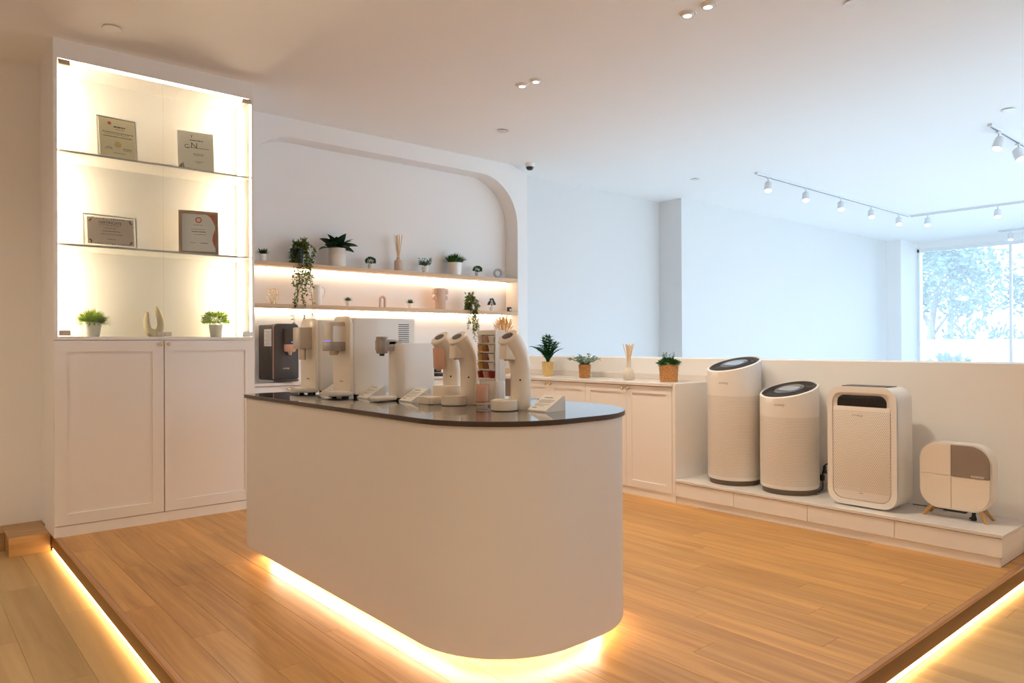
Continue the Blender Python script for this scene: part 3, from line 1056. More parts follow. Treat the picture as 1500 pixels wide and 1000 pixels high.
def trailing(label, loc, pr, ph, drop, seed, nv=11, spread=0.11, Lf=0.032):
    t = thing('trailing_plant', label, 'plant', loc, 0, 'trailing plants on the niche shelves')
    bm = NB()
    lathe(bm, [(0, 0), (pr * 0.8, 0), (pr, ph), (pr - 0.005, ph), (pr - 0.006, ph - 0.015), (0, ph - 0.015)], 20)
    obj('pot', bm, m_black, t)
    rnd = random.Random(seed)
    bm = NB()
    st = NB()
    for k in range(nv):
        a = rnd.uniform(-0.5, pi + 0.5) + pi          # mostly towards the room (-Y)
        lng = drop * (1.0, 0.9, 0.8)[k] if k < 3 else drop * rnd.uniform(0.28, 0.75)
        off = rnd.uniform(-spread * 0.35, spread * 0.65)
        pts = []
        n = 12
        for i in range(n + 1):
            u = i / n
            if u < 0.25:
                q = u / 0.25
                p = Vector((cos(a) * pr * 1.2 * q + off * q, -abs(sin(a)) * (pr + 0.03) * q - 0.05 * q, ph + 0.05 * sin(q * pi) + 0.01))
            else:
                q = (u - 0.25) / 0.75
                p = Vector((cos(a) * pr * 1.2 + off * (1 - q * 0.4) + 0.015 * sin(q * 7 + k), -abs(sin(a)) * (pr + 0.03) - 0.05 - 0.012 * sin(q * 5 + k), ph + 0.01 - lng * q))
            p.y = min(p.y, pr + 0.0)
            pts.append(p)
        tube(st, pts, 0.0018, 4, False)
        for i in range(2, n * 3):
            u = i / (n * 3)
            j = min(int(u * n), n - 1)
            p = pts[j].lerp(pts[j + 1], u * n - j)
            for s_ in range(2):
                aa = rnd.uniform(0, 2 * pi)
                dd = rdir(aa, rnd.uniform(-1.0, 0.3))
                leaf(bm, p, dd, Lf * rnd.uniform(.7, 1.2), Lf * 0.5, rnd.uniform(-1, 1))
    for i in range(110):
        a = rnd.uniform(-1.2, 1.9)
        el = rnd.uniform(0.1, 1.5)
        q = rnd.uniform(0.2, 1)
        leaf(bm, (cos(a) * pr * q * 1.4, sin(a) * pr * q * 0.8, ph + 0.09 * q * sin(el)), rdir(a, el), Lf * 1.1, Lf * .55, rnd.uniform(-1, 1))
    stuff(obj('vine_stems', st, m_lf_vine, t, sm=False, recalc=False))
    stuff(obj('foliage', bm, m_lf_vine, t, sm=False, recalc=False))
    return t
trailing('large trailing ivy in black pot hanging from the upper shelf', (2.66, YS, ZU), 0.060, 0.13, 0.76, 21, 12)
trailing('trailing ivy in black pot hanging from the lower shelf above the capsule rack', (4.52, YS, ZLo), 0.042, 0.085, 0.42, 22, 11, 0.12, 0.028)

# big leafed plant: every leaf its own part
t = thing('potted_leafy_plant', 'dark broad-leaved plant in white ribbed pot on the upper shelf', 'plant', (3.04, YS, ZU))
bm = NB()
prof = [(0, 0), (0.072, 0), (0.074, 0.004)]
for i in range(14): prof += [(0.0745, 0.008 + i * 0.011), (0.0765, 0.0135 + i * 0.011)]
prof += [(0.077, 0.165), (0.071, 0.165), (0.070, 0.145), (0, 0.145)]
lathe(bm, prof, 28)
obj('pot', bm, m_cer, t)
soil(t, 0.069, 0.152)
rnd = random.Random(4)
bm = NB()
def bigleaf(bm, L, W):
    n = 7
    rows = []
    for i in range(n + 1):
        u = i / n
        w_ = W * 0.5 * (sin(pi * u ** 0.75) ** 0.8 if 0 < u < 1 else 0)
        z = 0.35 * L * u - 0.42 * L * u * u
        rows.append([bm.verts.new((L * u, s * w_, z + abs(s) * w_ * 0.25)) for s in (-1, 0, 1)] if w_ > 0 else [bm.verts.new((L * u, 0, z))])
    for a, b in zip(rows, rows[1:]):
        if len(a) == 1: bm.faces.new((a[0], b[1], b[0])); bm.faces.new((a[0], b[2], b[1]))
        elif len(b) == 1: bm.faces.new((a[0], a[1], b[0])); bm.faces.new((a[1], a[2], b[0]))
        else:
            bm.faces.new((a[0], a[1], b[1], b[0])); bm.faces.new((a[1], a[2], b[2], b[1]))
    return bm
L0 = obj('leaf', bigleaf(bm, 0.160, 0.105), m_lf_dark, t, recalc=False)
L0.location = (0.01, 0, 0.16)
L0.rotation_euler = (0, R(-35), 0)
for i in range(34):
    a = i * 2.399 + rnd.uniform(-.3, .3)
    up_ = rnd.uniform(-12, 72)
    if -0.2 < (a % (2 * pi)) - pi / 2 < 0.2: up_ = 70
    s_ = rnd.uniform(.7, 1.08)
    c = inst(L0, t, (0.025 * cos(a), 0.02 * sin(a), 0.155), (rnd.uniform(-.4, .4), R(-up_), a), (s_,) * 3)
    if sin(a) > 0.3: c.rotation_euler = (0, R(-max(up_, 62)), a); c.scale = (0.62,) * 3
bm = NB()
for i in range(8):
    a = i * 0.8
    tube(bm, [(0, 0, 0.15), (0.02 * cos(a), 0.02 * sin(a), 0.19)], 0.003, 5)
obj('stems', bm, m_lf_dark, t)

# reed diffusers
def diffuser(label, loc, prof, m, zr, rh, spread, n, seed):
    t = thing('reed_diffuser', label, 'diffuser', loc, 0, 'reed diffusers')
    obj('bottle', lathe(NB(), prof, 24), m, t)
    rnd = random.Random(seed)
    for i in range(n):
        a = rnd.uniform(0, 2 * pi)
        q = rnd.uniform(0.2, 1)
        bm = NB()
        tube(bm, [(0.004 * cos(a), 0.004 * sin(a), zr - 0.03), (spread * q * cos(a), spread * q * sin(a), rh * rnd.uniform(.94, 1.0))], 0.0028, 5)
        obj('reed', bm, m_reed, t)
    return t
diffuser('beige bottle of dry reeds standing on the upper niche shelf', (3.68, YS, ZU), [(0, 0), (0.038, 0), (0.041, 0.006), (0.041, 0.08), (0.034, 0.105), (0.017, 0.112), (0.016, 0.135), (0.013, 0.135), (0.012, 0.11), (0, 0.11)], m_vpink, 0.135, 0.36, 0.062, 14, 1)
diffuser('pale stone bottle of dry reeds on the worktop left of the end basket', (4.66, 3.93, 0.891), [(0, 0), (0.042, 0), (0.046, 0.006), (0.046, 0.05), (0.036, 0.085), (0.021, 0.10), (0.017, 0.165), (0.013, 0.165), (0.012, 0.12), (0, 0.12)], m_cerpale, 0.165, 0.305, 0.05, 18, 2)

# ring and arch ornaments
t = thing('ring_ornament', 'grey stone ring ornament at the right end of the upper shelf', 'ornament', (4.92, YS, ZU), R(-20))
bm = NB()
tube(bm, [(0.040 * cos(2 * pi * i / 28 - pi / 2), 0, 0.054 + 0.040 * sin(2 * pi * i / 28 - pi / 2)) for i in range(29)], 0.0135, 10, True)
obj('ring', bm, m_cergrey, t)
t = tag(obj('arch_ornament', tube(NB(), [(-0.026, 0, 0)] + [(-0.026, 0, 0.03 * k) for k in (1, 2)] + [(-0.026 * cos(pi * i / 12), 0, 0.078 + 0.026 * sin(pi * i / 12)) for i in range(13)] + [(0.026, 0, 0.05), (0.026, 0, 0)], 0.0125, 10), m_cerbeige), 'small beige arch ornament on the lower niche shelf', 'ornament')
t.location = (3.505, YS, ZLo)

# wire lantern
t = thing('wire_lantern', 'gold wire candle lantern at the left end of the lower shelf', 'lantern', (2.445, YS, ZLo))
bm = NB()
for k in range(10):
    a = 2 * pi * k / 10
    tube(bm, [(0.022 * cos(a), 0.022 * sin(a), 0.012), (0.048 * cos(a), 0.048 * sin(a), 0.045), (0.05 * cos(a), 0.05 * sin(a), 0.085), (0.038 * cos(a), 0.038 * sin(a), 0.125)], 0.0018, 5)
for r_, z in ((0.05, 0.075), (0.038, 0.125)):
    tube(bm, [(r_ * cos(2 * pi * i / 20), r_ * sin(2 * pi * i / 20), z) for i in range(21)], 0.0018, 5)
obj('wire_cage', bm, m_brass, t)
obj('base', lathe(NB(), [(0, 0), (0.022, 0), (0.022, 0.012), (0.026, 0.014), (0.026, 0.018), (0, 0.018)], 18), m_brass, t)

# jug
t = thing('pitcher', 'tall white jug with a loop handle on the lower shelf', 'jug', (2.845, YS, ZLo))
bm = NB()
lathe(bm, [(0, 0), (0.043, 0), (0.046, 0.008), (0.042, 0.09), (0.036, 0.145), (0.041, 0.178), (0.037, 0.178), (0.032, 0.145), (0, 0.14)], 24)
obj('body', bm, m_cer, t)
bm = NB()
tube(bm, [(0.036, 0, 0.165), (0.065, 0, 0.160), (0.076, 0, 0.13), (0.066, 0, 0.09), (0.042, 0, 0.062)], 0.006, 8)
obj('handle', bm, m_cer, t)
bm = NB()
tube(bm, [(-0.034, 0, 0.165), (-0.055, 0, 0.180)], [0.016, 0.010], 8)
obj('spout', bm, m_cer, t)

# eared vase
t = thing('eared_vase', 'brown-pink cylindrical vase with stubby side handles on the lower shelf', 'vase', (4.165, YS, ZLo))
bm = NB()
lathe(bm, [(0, 0), (0.052, 0), (0.055, 0.005), (0.053, 0.21), (0.048, 0.21), (0.047, 0.17), (0, 0.17)], 26)
obj('body', bm, m_vpink, t)
for s in (-1, 1):
    bm = NB()
    box(bm, min(s * 0.046, s * 0.088), max(s * 0.046, s * 0.088), -0.02, 0.02, 0.155, 0.207, 0.008, 2)
    obj('upper_handle', bm, m_vpink, t)
    bm = NB()
    lathe(bm, [(0, -0.018), (0.026, -0.018), (0.026, 0.018), (0, 0.018)], 16, m=Matrix.Translation((s * 0.056, 0, 0.118)) @ Matrix.Rotation(R(90), 4, 'X'))
    obj('lower_handle', bm, m_vpink, t)

t = thing('candle_tin', 'small black tin with a pale label at the right end of the lower shelf', 'tin', (5.075, YS, ZLo))
obj('body', box(NB(), -0.019, 0.019, -0.019, 0.019, 0, 0.05, 0.004, 2), m_black, t)
obj('label_patch', box(NB(), -0.012, 0.012, -0.0198, -0.018, 0.012, 0.030), m_logow, t)

# cream two armed ornament in cabinet
t = tag(obj('two_armed_ornament', NB(), m_cercream), 'cream ornament of two unequal curved arms in the lit cabinet', 'ornament')
bm = NB()
tube(bm, [(-0.045, 0, 0.175), (-0.050, 0, 0.12), (-0.046, 0, 0.07), (-0.032, 0, 0.040), (0, 0, 0.028), (0.032, 0, 0.042), (0.046, 0, 0.08), (0.040, 0, 0.13), (0.024, 0, 0.18), (0.012, 0, 0.215)], [0.010, 0.020, 0.024, 0.027, 0.028, 0.027, 0.025, 0.024, 0.020, 0.010], 12)
box(bm, -0.05, 0.05, -0.02, 0.02, 0, 0.03, 0.008, 2)
bmesh.ops.recalc_face_normals(bm, faces=bm.faces[:])
smooth(bm)
bm.to_mesh(t.data)
t.location = (1.385, 5.44, 1.255)

# plants on the low worktop
WT = 0.891
t = thing('potted_palm', 'feathery dark green plant in ribbed gold pot on the worktop', 'plant', (4.67, 4.92, WT))
bm = NB()
n = 28
prof = [(0, 0.0), (0.045, 0), (0.058, 0.135), (0.053, 0.135), (0.052, 0.115), (0, 0.115)]
lathe(bm, prof, n)
for v in bm.verts:
    r_ = math.hypot(v.co.x, v.co.y)
    if r_ > 0.04 and v.co.z >= 0:
        i = round(math.atan2(v.co.y, v.co.x) / (2 * pi / n))
        if i % 2: v.co.x *= 0.89; v.co.y *= 0.89
obj('pot', bm, m_gold, t)
soil(t, 0.048, 0.120)
rnd = random.Random(12)
bm = NB()
st = NB()
for k in range(19):
    a = k * 2.399
    lean = rnd.uniform(0.15, 1.0)
    H = rnd.uniform(0.18, 0.27)
    pts = [Vector((0.01 * cos(a), 0.01 * sin(a), 0.118))]
    for i in range(1, 9):
        u = i / 8
        rr = 0.01 + lean * 0.13 * u ** 1.6
        pts.append(Vector((rr * cos(a), rr * sin(a), 0.118 + H * (u - 0.42 * lean * u * u))))
    for p in pts: p.x = min(p.x, 0.19)
    tube(st, pts, 0.0025, 5)
    for i in range(2, 9):
        dr = (pts[i] - pts[i - 1]).normalized()
        sd = dr.cross(Vector((0, 0, 1))).normalized() if abs(dr.z) < .98 else Vector((1, 0, 0))
        for s in (-1, 1):
            leaf(bm, pts[i], dr * 0.9 + sd * s, 0.062, 0.026, 0, 0.2)
    leaf(bm, pts[-1], pts[-1] - pts[-2], 0.05, 0.018)
stuff(obj('stems', st, m_lf_mid, t, sm=False, recalc=False))
stuff(obj('foliage', bm, LEAF('leaf_emerald', (0.01, 0.07, 0.02), (0.03, 0.17, 0.05)), t, sm=False, recalc=False))

def basket(parent, rt, rb, h):
    bm = NB()
    prof = [(0, 0), (rb, 0)]
    nr = int(h / 0.011)
    for i in range(nr):
        u0, u1 = (i + 0.15) / nr, (i + 0.65) / nr
        r0 = rb + (rt - rb) * u0
        prof += [(r0, h * u0), (r0 + 0.004, h * u1)]
    prof += [(rt, h), (rt - 0.008, h), (rt - 0.009, h - 0.02), (0, h - 0.02)]
    lathe(bm, prof, 32)
    for v in bm.verts:
        if math.hypot(v.co.x, v.co.y) > rb * 0.98:
            i = round(math.atan2(v.co.y, v.co.x) / (2 * pi / 32))
            k = 1 + 0.018 * (1 if (i + int(v.co.z / 0.011)) % 2 else -1)
            v.co.x *= k; v.co.y *= k
    return obj('basket', bm, m_basket, parent)

t = thing('potted_eucalyptus', 'grey-green round-leaved sprigs in small woven basket on worktop', 'plant', (4.67, 4.445, WT))
basket(t, 0.053, 0.046, 0.118)
soil(t, 0.045, 0.105)
rnd = random.Random(31)
bm = NB()
st = NB()
for k in range(15):
    a = k * 2.399
    lean = rnd.uniform(0.3, 1.0)
    pts = []
    for i in range(8):
        u = i / 7
        rr = 0.01 + lean * 0.15 * u
        pts.append(Vector((min(rr * cos(a), 0.19), rr * sin(a), 0.105 + 0.12 * (u - 0.55 * lean * u * u))))
    tube(st, pts, 0.002, 4)
    for i in range(1, 8):
        for s in (-1, 1):
            sd = Vector((-sin(a), cos(a), rnd.uniform(-.2, .6))) * s
            leaf(bm, pts[i], sd + (pts[i] - pts[i - 1]) * 8, 0.030, 0.026, rnd.uniform(-.5, .5), 0.0)
stuff(obj('stems', st, m_lf_sage, t, sm=False, recalc=False))
stuff(obj('foliage', bm, m_lf_sage, t, sm=False, recalc=False))

t = thing('potted_herb', 'dark green herb in larger woven basket at the worktop end', 'plant', (4.67, 3.53, WT))
basket(t, 0.074, 0.066, 0.135)
soil(t, 0.065, 0.121)
stuff(obj('foliage', bush(520, 0.082, 0.085, 0.030, 0.012, 44, 0.105, 0.0), m_lf_mid, t, sm=False, recalc=False))
bm = NB()
rnd = random.Random(3)
for k in range(16):
    a = rnd.uniform(0, 6.28); q = rnd.uniform(0, 0.05)
    b = Vector((cos(a) * q, sin(a) * q, 0.12)); e = b + Vector((cos(a) * .02, sin(a) * .02, rnd.uniform(.07, .12)))
    tube(bm, [b, e], 0.0015, 4)
    for i in range(8):
        leaf(bm, b.lerp(e, 0.3 + 0.09 * i), rdir(i * 2.4, 0.5), 0.02, 0.007)
stuff(obj('sprigs', bm, m_lf_mid, t, sm=False, recalc=False))

t = thing('mug', 'small dark grey mug on the worktop left of the gold pot', 'mug', (4.60, 5.20, WT))
bm = NB()
lathe(bm, [(0, 0), (0.032, 0), (0.036, 0.006), (0.036, 0.075), (0.032, 0.075), (0.031, 0.01), (0, 0.01)], 20)
obj('body', bm, m_cergrey, t)
obj('handle', tube(NB(), [(0, -0.034, 0.062), (0, -0.058, 0.055), (0, -0.058, 0.028), (0, -0.034, 0.02)], 0.005, 8), m_cergrey, t)

t = thing('dried_flower_vase', 'cream vase of dried orange grasses in the corner under the shelves', 'vase', (4.80, 5.72, WT))
bm = NB()
lathe(bm, [(0, 0), (0.05, 0), (0.058, 0.02), (0.06, 0.12), (0.05, 0.25), (0.04, 0.36), (0.044, 0.40), (0.038, 0.40), (0.034, 0.36), (0, 0.3)], 24)
obj('body', bm, m_cream, t)
bm = NB()
lathe(bm, [(0.0525, 0.001), (0.0595, 0.02), (0.061, 0.055), (0.0602, 0.055)], 24)
obj('base_band', bm, m_reed, t)
rnd = random.Random(8)
bm = NB()
for k in range(90):
    a = rnd.uniform(0, 2 * pi)
    q = rnd.random() ** 0.6
    top = Vector((cos(a) * 0.115 * q, sin(a) * 0.10 * q, 0.60 - 0.09 * q * q + rnd.uniform(-.04, .02)))
    b = Vector((cos(a) * 0.02 * q, sin(a) * 0.02 * q, 0.38))
    top.x = min(top.x, 0.085)
    tube(bm, [b, b.lerp(top, .6), top], [0.001, 0.001, 0.003], 4)
    for i in range(4): leaf(bm, b.lerp(top, .6 + .1 * i), rdir(a + i * 2, 1.0), 0.025, 0.006)
stuff(obj('grasses', bm, m_dry, t, sm=False, recalc=False))

t = thing('pod_machine', 'small black pod coffee machine on the niche worktop', 'coffee machine', (3.98, 5.74, WT))
obj('base', box(NB(), -0.065, 0.065, -0.10, 0.10, 0, 0.03, 0.006, 2), m_black, t)
obj('column', box(NB(), -0.055, 0.055, 0.0, 0.10, 0.03, 0.20, 0.012, 2), m_black, t)
bm = NB()
lathe(bm, [(0, 0), (0.055, 0), (0.062, 0.02), (0.058, 0.06), (0.035, 0.085), (0, 0.09)], 20)
obj('head', bm, m_dgrey, t, (0, -0.02, 0.13))
obj('drip_grid', box(NB(), -0.045, 0.045, -0.09, -0.005, 0.03, 0.036), m_metal, t)

# ------------------------------------------------------------------ framed certificates in the cabinet (local: faces -Y, leaning back)
def cert(label, cx, y0, z0, wd, h, lean, rz, paper, frame_m, fw, kind):
    t = thing('framed_certificate', label, 'certificate', (cx, y0, z0), rz, 'certificates in the display cabinet')
    t.rotation_euler = (R(-lean), 0, rz)
    x0, x1 = -wd / 2, wd / 2
    if kind == 'acrylic':
        obj('acrylic_block', box(NB(), x0, x1, 0.0015, 0.012, 0, h, 0.001, 1), m_acryl, t)
        obj('acrylic_edge', ring_prism(NB(), [(x0, 0), (x1, 0), (x1, h), (x0, h)], [(x0 + .006, .006), (x1 - .006, .006), (x1 - .006, h - .006), (x0 + .006, h - .006)], 0.0, 0.013, 'XZ'), frame_m, t)
        p0, p1, q0, q1 = x0 + fw, x1 - fw, fw, h - fw
        obj('paper', box(NB(), p0, p1, -0.0005, 0.001, q0, q1), paper, t)
    else:
        obj('frame', ring_prism(NB(), [(x0, 0), (x1, 0), (x1, h), (x0, h)], [(x0 + fw, fw), (x1 - fw, fw), (x1 - fw, h - fw), (x0 + fw, h - fw)], -0.006, 0.012, 'XZ'), frame_m, t)
        p0, p1, q0, q1 = x0 + fw, x1 - fw, fw, h - fw
        obj('paper', box(NB(), p0, p1, 0.002, 0.010, q0, q1), paper, t)
    return t, p0, p1, q0, q1

def lines(t, rows, y, name='printed_lines', m=m_ink):
    bm = NB()
    for (x0, x1, z, th) in rows:
        x = x0
        rn = random.Random(int(z * 9999))
        while x < x1:
            l = rn.uniform(0.008, 0.024)
            box(bm, x, min(x + l, x1), y - 0.0004, y, z - th / 2, z + th / 2)
            x += l + 0.003
    return obj(name, bm, m, t, sm=False)

t, p0, p1, q0, q1 = cert('ivory certificate with a red crest on the top shelf at left', 1.142, 5.33, 2.435, 0.242, 0.288, 9, R(4), m_cert_y, m_cer, 0.012, 'acrylic')
lines(t, [(-0.02, 0.05, 0.222, 0.010), (-0.01, 0.045, 0.205, 0.003), (-0.09, 0.10, 0.180, 0.005), (-0.075, 0.07, 0.168, 0.0025), (-0.085, 0.09, 0.152, 0.005), (-0.07, -0.035, 0.075, 0.004), (-0.08, -0.03, 0.065, 0.003), (0.03, 0.085, 0.075, 0.004), (0.035, 0.08, 0.065, 0.003), (-0.03, 0.04, 0.04, 0.003)], -0.0005)
bm = NB()
lathe(bm, [(0.013, 0), (0.010, 0.0006), (0, 0.0007)], 5, m=Matrix.Translation((-0.045, -0.0005, 0.243)) @ Matrix.Rotation(R(90), 4, 'X'))
obj('crest', bm, m_red, t)
bm = NB()
lathe(bm, [(0.022, 0), (0.020, 0.0006), (0, 0.0007)], 24, m=Matrix.Translation((0.0, -0.0005, 0.10)) @ Matrix.Rotation(R(90), 4, 'X'))
obj('seal', bm, m_seal, t)

t, p0, p1, q0, q1 = cert('grey certificate with a dark corner mark on the top shelf at right', 1.642, 5.34, 2.435, 0.238, 0.290, 9, R(-8), m_cert_g, m_cer, 0.006, 'acrylic')
lines(t, [(-0.04, 0.05, 0.225, 0.007), (-0.06, 0.085, 0.17, 0.004), (-0.02, 0.05, 0.125, 0.004), (-0.015, 0.05, 0.115, 0.003), (-0.01, 0.045, 0.07, 0.003), (0.0, 0.03, 0.06, 0.003)], -0.0005)
text('initial', 'N', 0.062, m_ink, t, face_minus_y(-0.012, -0.0012, 0.185))
text('initial', 'C', 0.045, m_ink, t, face_minus_y(-0.062, -0.0012, 0.175))
text('emblem', 'Y', 0.034, m_ink, t, face_minus_y(-0.028, -0.0012, 0.252))
bm = NB()
for pts in (((-0.117, 0.012), (-0.092, 0.012), (-0.092, 0.050), (-0.100, 0.042), (-0.117, 0.020)), ((-0.088, 0.012), (-0.078, 0.012), (-0.086, 0.052), (-0.091, 0.052)), ((-0.076, 0.012), (-0.04, 0.012), (-0.04, 0.016), (-0.076, 0.017))):
    prism(bm, pts, -0.0016, -0.0004, 'XZ')
obj('corner_mark', bm, m_ink, t, sm=False)

t, p0, p1, q0, q1 = cert('landscape beige certificate with ornate border on the middle shelf', 1.105, 5.36, 1.845, 0.322, 0.222, 7, R(3), m_cert_p, m_cer, 0.022, 'acrylic')
text('title', 'CERTIFICATE', 0.024, m_ink, t, face_minus_y(-0.004, -0.0012, 0.168), 0.0003)
lines(t, [(-0.07, 0.06, 0.152, 0.0025), (-0.04, 0.03, 0.132, 0.003), (-0.05, 0.055, 0.112, 0.004), (-0.06, 0.07, 0.092, 0.003), (-0.025, 0.025, 0.058, 0.003)], -0.0005)
bm = NB()
rn = random.Random(5)
for s in (-1, 1):
    for zc, zs in ((q0, 1), (q1, -1)):
        for k in range(7):
            a = k / 6 * pi / 2
            px, pz = s * (p1 - 0.012) - s * 0.010 * cos(a), zc + zs * (0.012 + 0.014 * sin(a))
            lathe(bm, [(0.0048, 0), (0, 0.0006)], 6, m=Matrix.Translation((px, -0.0005, pz)) @ Matrix.Rotation(R(90), 4, 'X'))
for k in range(20):
    for z in (q0 + 0.004, q1 - 0.004):
        if rn.random() < 0.75:
            lathe(bm, [(rn.uniform(.002, .0045), 0), (0, 0.0006)], 6, m=Matrix.Translation((p0 + 0.02 + k * (p1 - p0 - 0.04) / 19, -0.0005, z)) @ Matrix.Rotation(R(90), 4, 'X'))
obj('ornate_border', bm, m_ink, t, sm=False)

t, p0, p1, q0, q1 = cert('portrait certificate in a brown wooden frame on the middle shelf', 1.662, 5.36, 1.845, 0.262, 0.320, 9, R(-14), m_cert_w, m_fwood, 0.021, 'wood')
bm = NB()
tube(bm, [(0.018 * cos(2 * pi * i / 24), 0.0005, 0.255 + 0.018 * sin(2 * pi * i / 24)) for i in range(25)], 0.004, 6)
obj('red_emblem', bm, m_red, t)
lines(t, [(-0.035, 0.03, 0.218, 0.003), (-0.05, 0.04, 0.186, 0.003), (-0.045, 0.045, 0.168, 0.006), (-0.03, 0.05, 0.148, 0.003), (-0.055, -0.02, 0.085, 0.003), (0.01, 0.06, 0.085, 0.005)], 0.002)
bm = NB()
pts = [(p1, q1), (p1 - 0.055, q1), (p1 - 0.030, q1 - 0.02), (p1 - 0.013, q1 - 0.05), (p1, q1 - 0.085)]
prism(bm, pts, 0.0012, 0.0022, 'XZ')
pts = [(p1, q0 + 0.03), (p1, q0 + 0.17), (p1 - 0.014, q0 + 0.13), (p1 - 0.020, q0 + 0.09), (p1 - 0.012, q0 + 0.055)]
prism(bm, pts, 0.0012, 0.0022, 'XZ')
obj('red_swoosh', bm, m_red, t, sm=False)

# ------------------------------------------------------------------ appliances on the island
ZI = 0.9214
def dispenser(label, loc, knobs):
    t = thing('water_dispenser', label, 'water dispenser', loc, 0, 'white tower water dispensers')
    bm = NB()          # body depth along +X, width along Y (0..0.19), front at x=0
    pts = rrect(0.008, 0.396, 0.0, 0.19, [0.012, 0.02, 0.02, 0.012], 6)
    prism(bm, pts, 0.016, 0.415, bev=0.012, seg=3)
    obj('body', bm, m_white, t)
    bm = NB()
    pts = rrect(0.0, 0.19, 0.032, 0.424, [0.045, 0.045, 0.004, 0.004], 8)
    prism(bm, pts, -0.006, 0.010, 'YZ', 0.003, 2)
    obj('front_panel', bm, m_cream, t)
    bm = NB()          # drip tray, a half oval tongue
    pts = [(0.01, 0.19), (0.01, 0.0)] + [(-0.105 * sin(pi * i / 16) ** 0.7, 0.095 - 0.095 * cos(pi * i / 16)) for i in range(1, 16)]
    prism(bm, pts, 0.009, 0.036, bev=0.006, seg=2)
    obj('drip_tray', bm, m_white, t)
    bm = NB()
    for fx in (-0.02, 0.05, 0.33):
        for fy in (0.04, 0.15):
            lathe(bm, [(0.014, 0), (0.014, 0.018)], 12, fx, fy, 0)
    obj('feet', bm, m_black, t)
    if knobs == 'panel':
        obj('dispensing_head', box(NB(), -0.085, 0.0, 0.055, 0.145, 0.245, 0.395, 0.006, 2), m_lgrey, t)
        obj('touch_panel', box(NB(), -0.076, -0.004, 0.050, 0.056, 0.29, 0.372, 0.002, 1), m_white, t)
        obj('clear_collar', box(NB(), -0.088, -0.002, 0.050, 0.148, 0.245, 0.292, 0.004, 2), m_grey, t)
        obj('indicator', box(NB(), -0.089, -0.080, 0.062, 0.138, 0.292, 0.297), m_violet, t)
        bm = NB()
        lathe(bm, [(0.020, 0), (0.024, 0.012), (0.024, 0.025)], 16, -0.046, 0.10, 0.222)
        obj('nozzle', bm, m_metal, t)
    else:
        obj('dispensing_head', box(NB(), -0.075, 0.0, 0.045, 0.145, 0.252, 0.374, 0.005, 2), m_lgrey, t)
        bm = NB()
        lathe(bm, [(0.014, 0), (0.014, 0.062)], 14, -0.042, 0.105, 0.192)
        lathe(bm, [(0.012, 0), (0.012, 0.062)], 14, -0.042, 0.075, 0.192)
        obj('nozzle', bm, m_metal, t)
    bm = NB()
    for i in range(13):
        z = 0.255 + i * 0.0105
        if z > 0.385: break
        box(bm, 0.285, 0.352, -0.0008, 0.002, z, z + 0.004)
    obj('vent_slots', bm, m_black, t, sm=False)
    bm = NB()
    ring_prism(bm, rrect(0.0, 0.408, 0.0, 0.19, 0.02, 4), rrect(0.001, 0.407, 0.001, 0.189, 0.02, 4), 0.0, 0.001)
    bm.free()
    text('maker_name', 'coway', 0.014, m_logo, t, face_minus_x(-0.0075, 0.095, 0.085))
    return t
dispenser('white water dispenser, nearest of the two with deep bodies, on the island', (1.80, 3.373, ZI), 'panel')
dispenser('white water dispenser half hidden at the far left end of the island', (1.80, 3.774, ZI), 'tap')

t = thing('water_dispenser', 'slim white water dispenser with grey hooked spout in front on the island', 'water dispenser', (1.865, 3.03, ZI))
bm = NB()
pts = rrect(0.0, 0.222, 0.0, 0.115, [0.012, 0.05, 0.05, 0.012], 8)
prism(bm, pts, 0.012, 0.281, bev=0.006, seg=2)
obj('body', bm, m_white, t)
bm = NB()
box(bm, -0.03, 0.05, 0.030, 0.085, 0.272, 0.295, 0.005, 2)
box(bm, -0.075, 0.02, 0.030, 0.085, 0.245, 0.300, 0.006, 2)
obj('spout_arm', bm, m_grey, t)
bm = NB()
lathe(bm, [(0.026, 0), (0.030, 0.010), (0.030, 0.08), (0.026, 0.083)], 18, -0.05, 0.0575, 0.232)
obj('spout_head', bm, m_grey, t)
bm = NB()
lathe(bm, [(0.008, 0), (0.008, 0.014)], 10, -0.05, 0.05, 0.22)
lathe(bm, [(0.006, 0), (0.006, 0.014)], 10, -0.05, 0.07, 0.22)
obj('nozzle', bm, m_black, t)
obj('drip_tray', box(NB(), -0.10, 0.01, 0.015, 0.10, 0.003, 0.024, 0.006, 2), m_white, t)
bm = NB()
box(bm, 0.01, 0.20, 0.01, 0.10, 0, 0.013)
obj('feet', bm, m_black, t)

# wedge price cards
def wedge(label, loc, wid=0.11):
    t = thing('card_stand', label, 'card stand', loc, 0, 'white wedge card stands')
    bm = NB()
    prism(bm, [(0, 0), (0.112, 0), (0.112, 0.058), (0.098, 0.062), (0, 0.006)], 0, wid, 'XZ')
    obj('wedge', bm, m_paperw, t, sm=False)
    bm = NB()
    rn = random.Random(int(loc[1] * 100))
    d = Vector((0.098, 0, 0.056)).normalized()
    nrm = Vector((-d.z, 0, d.x))
    for k, (u, a, b, th) in enumerate(((0.82, 0.02, 0.07, 0.006), (0.66, 0.012, 0.098, 0.0025), (0.58, 0.012, 0.095, 0.0025), (0.50, 0.012, 0.09, 0.0025), (0.38, 0.012, 0.098, 0.0025), (0.30, 0.012, 0.07, 0.0025), (0.16, 0.012, 0.04, 0.005))):
        p = Vector((0, 0, 0.006)) + d * 0.113 * u + nrm * 0.0006
        vs = [bm.verts.new(p + d * s * th / 2 + Vector((0, y, 0))) for s, y in ((-1, wid - a), (-1, wid - b), (1, wid - b), (1, wid - a))]
        bm.faces.new(vs)
    obj('printed_lines', bm, m_logo, t, sm=False)
    return t
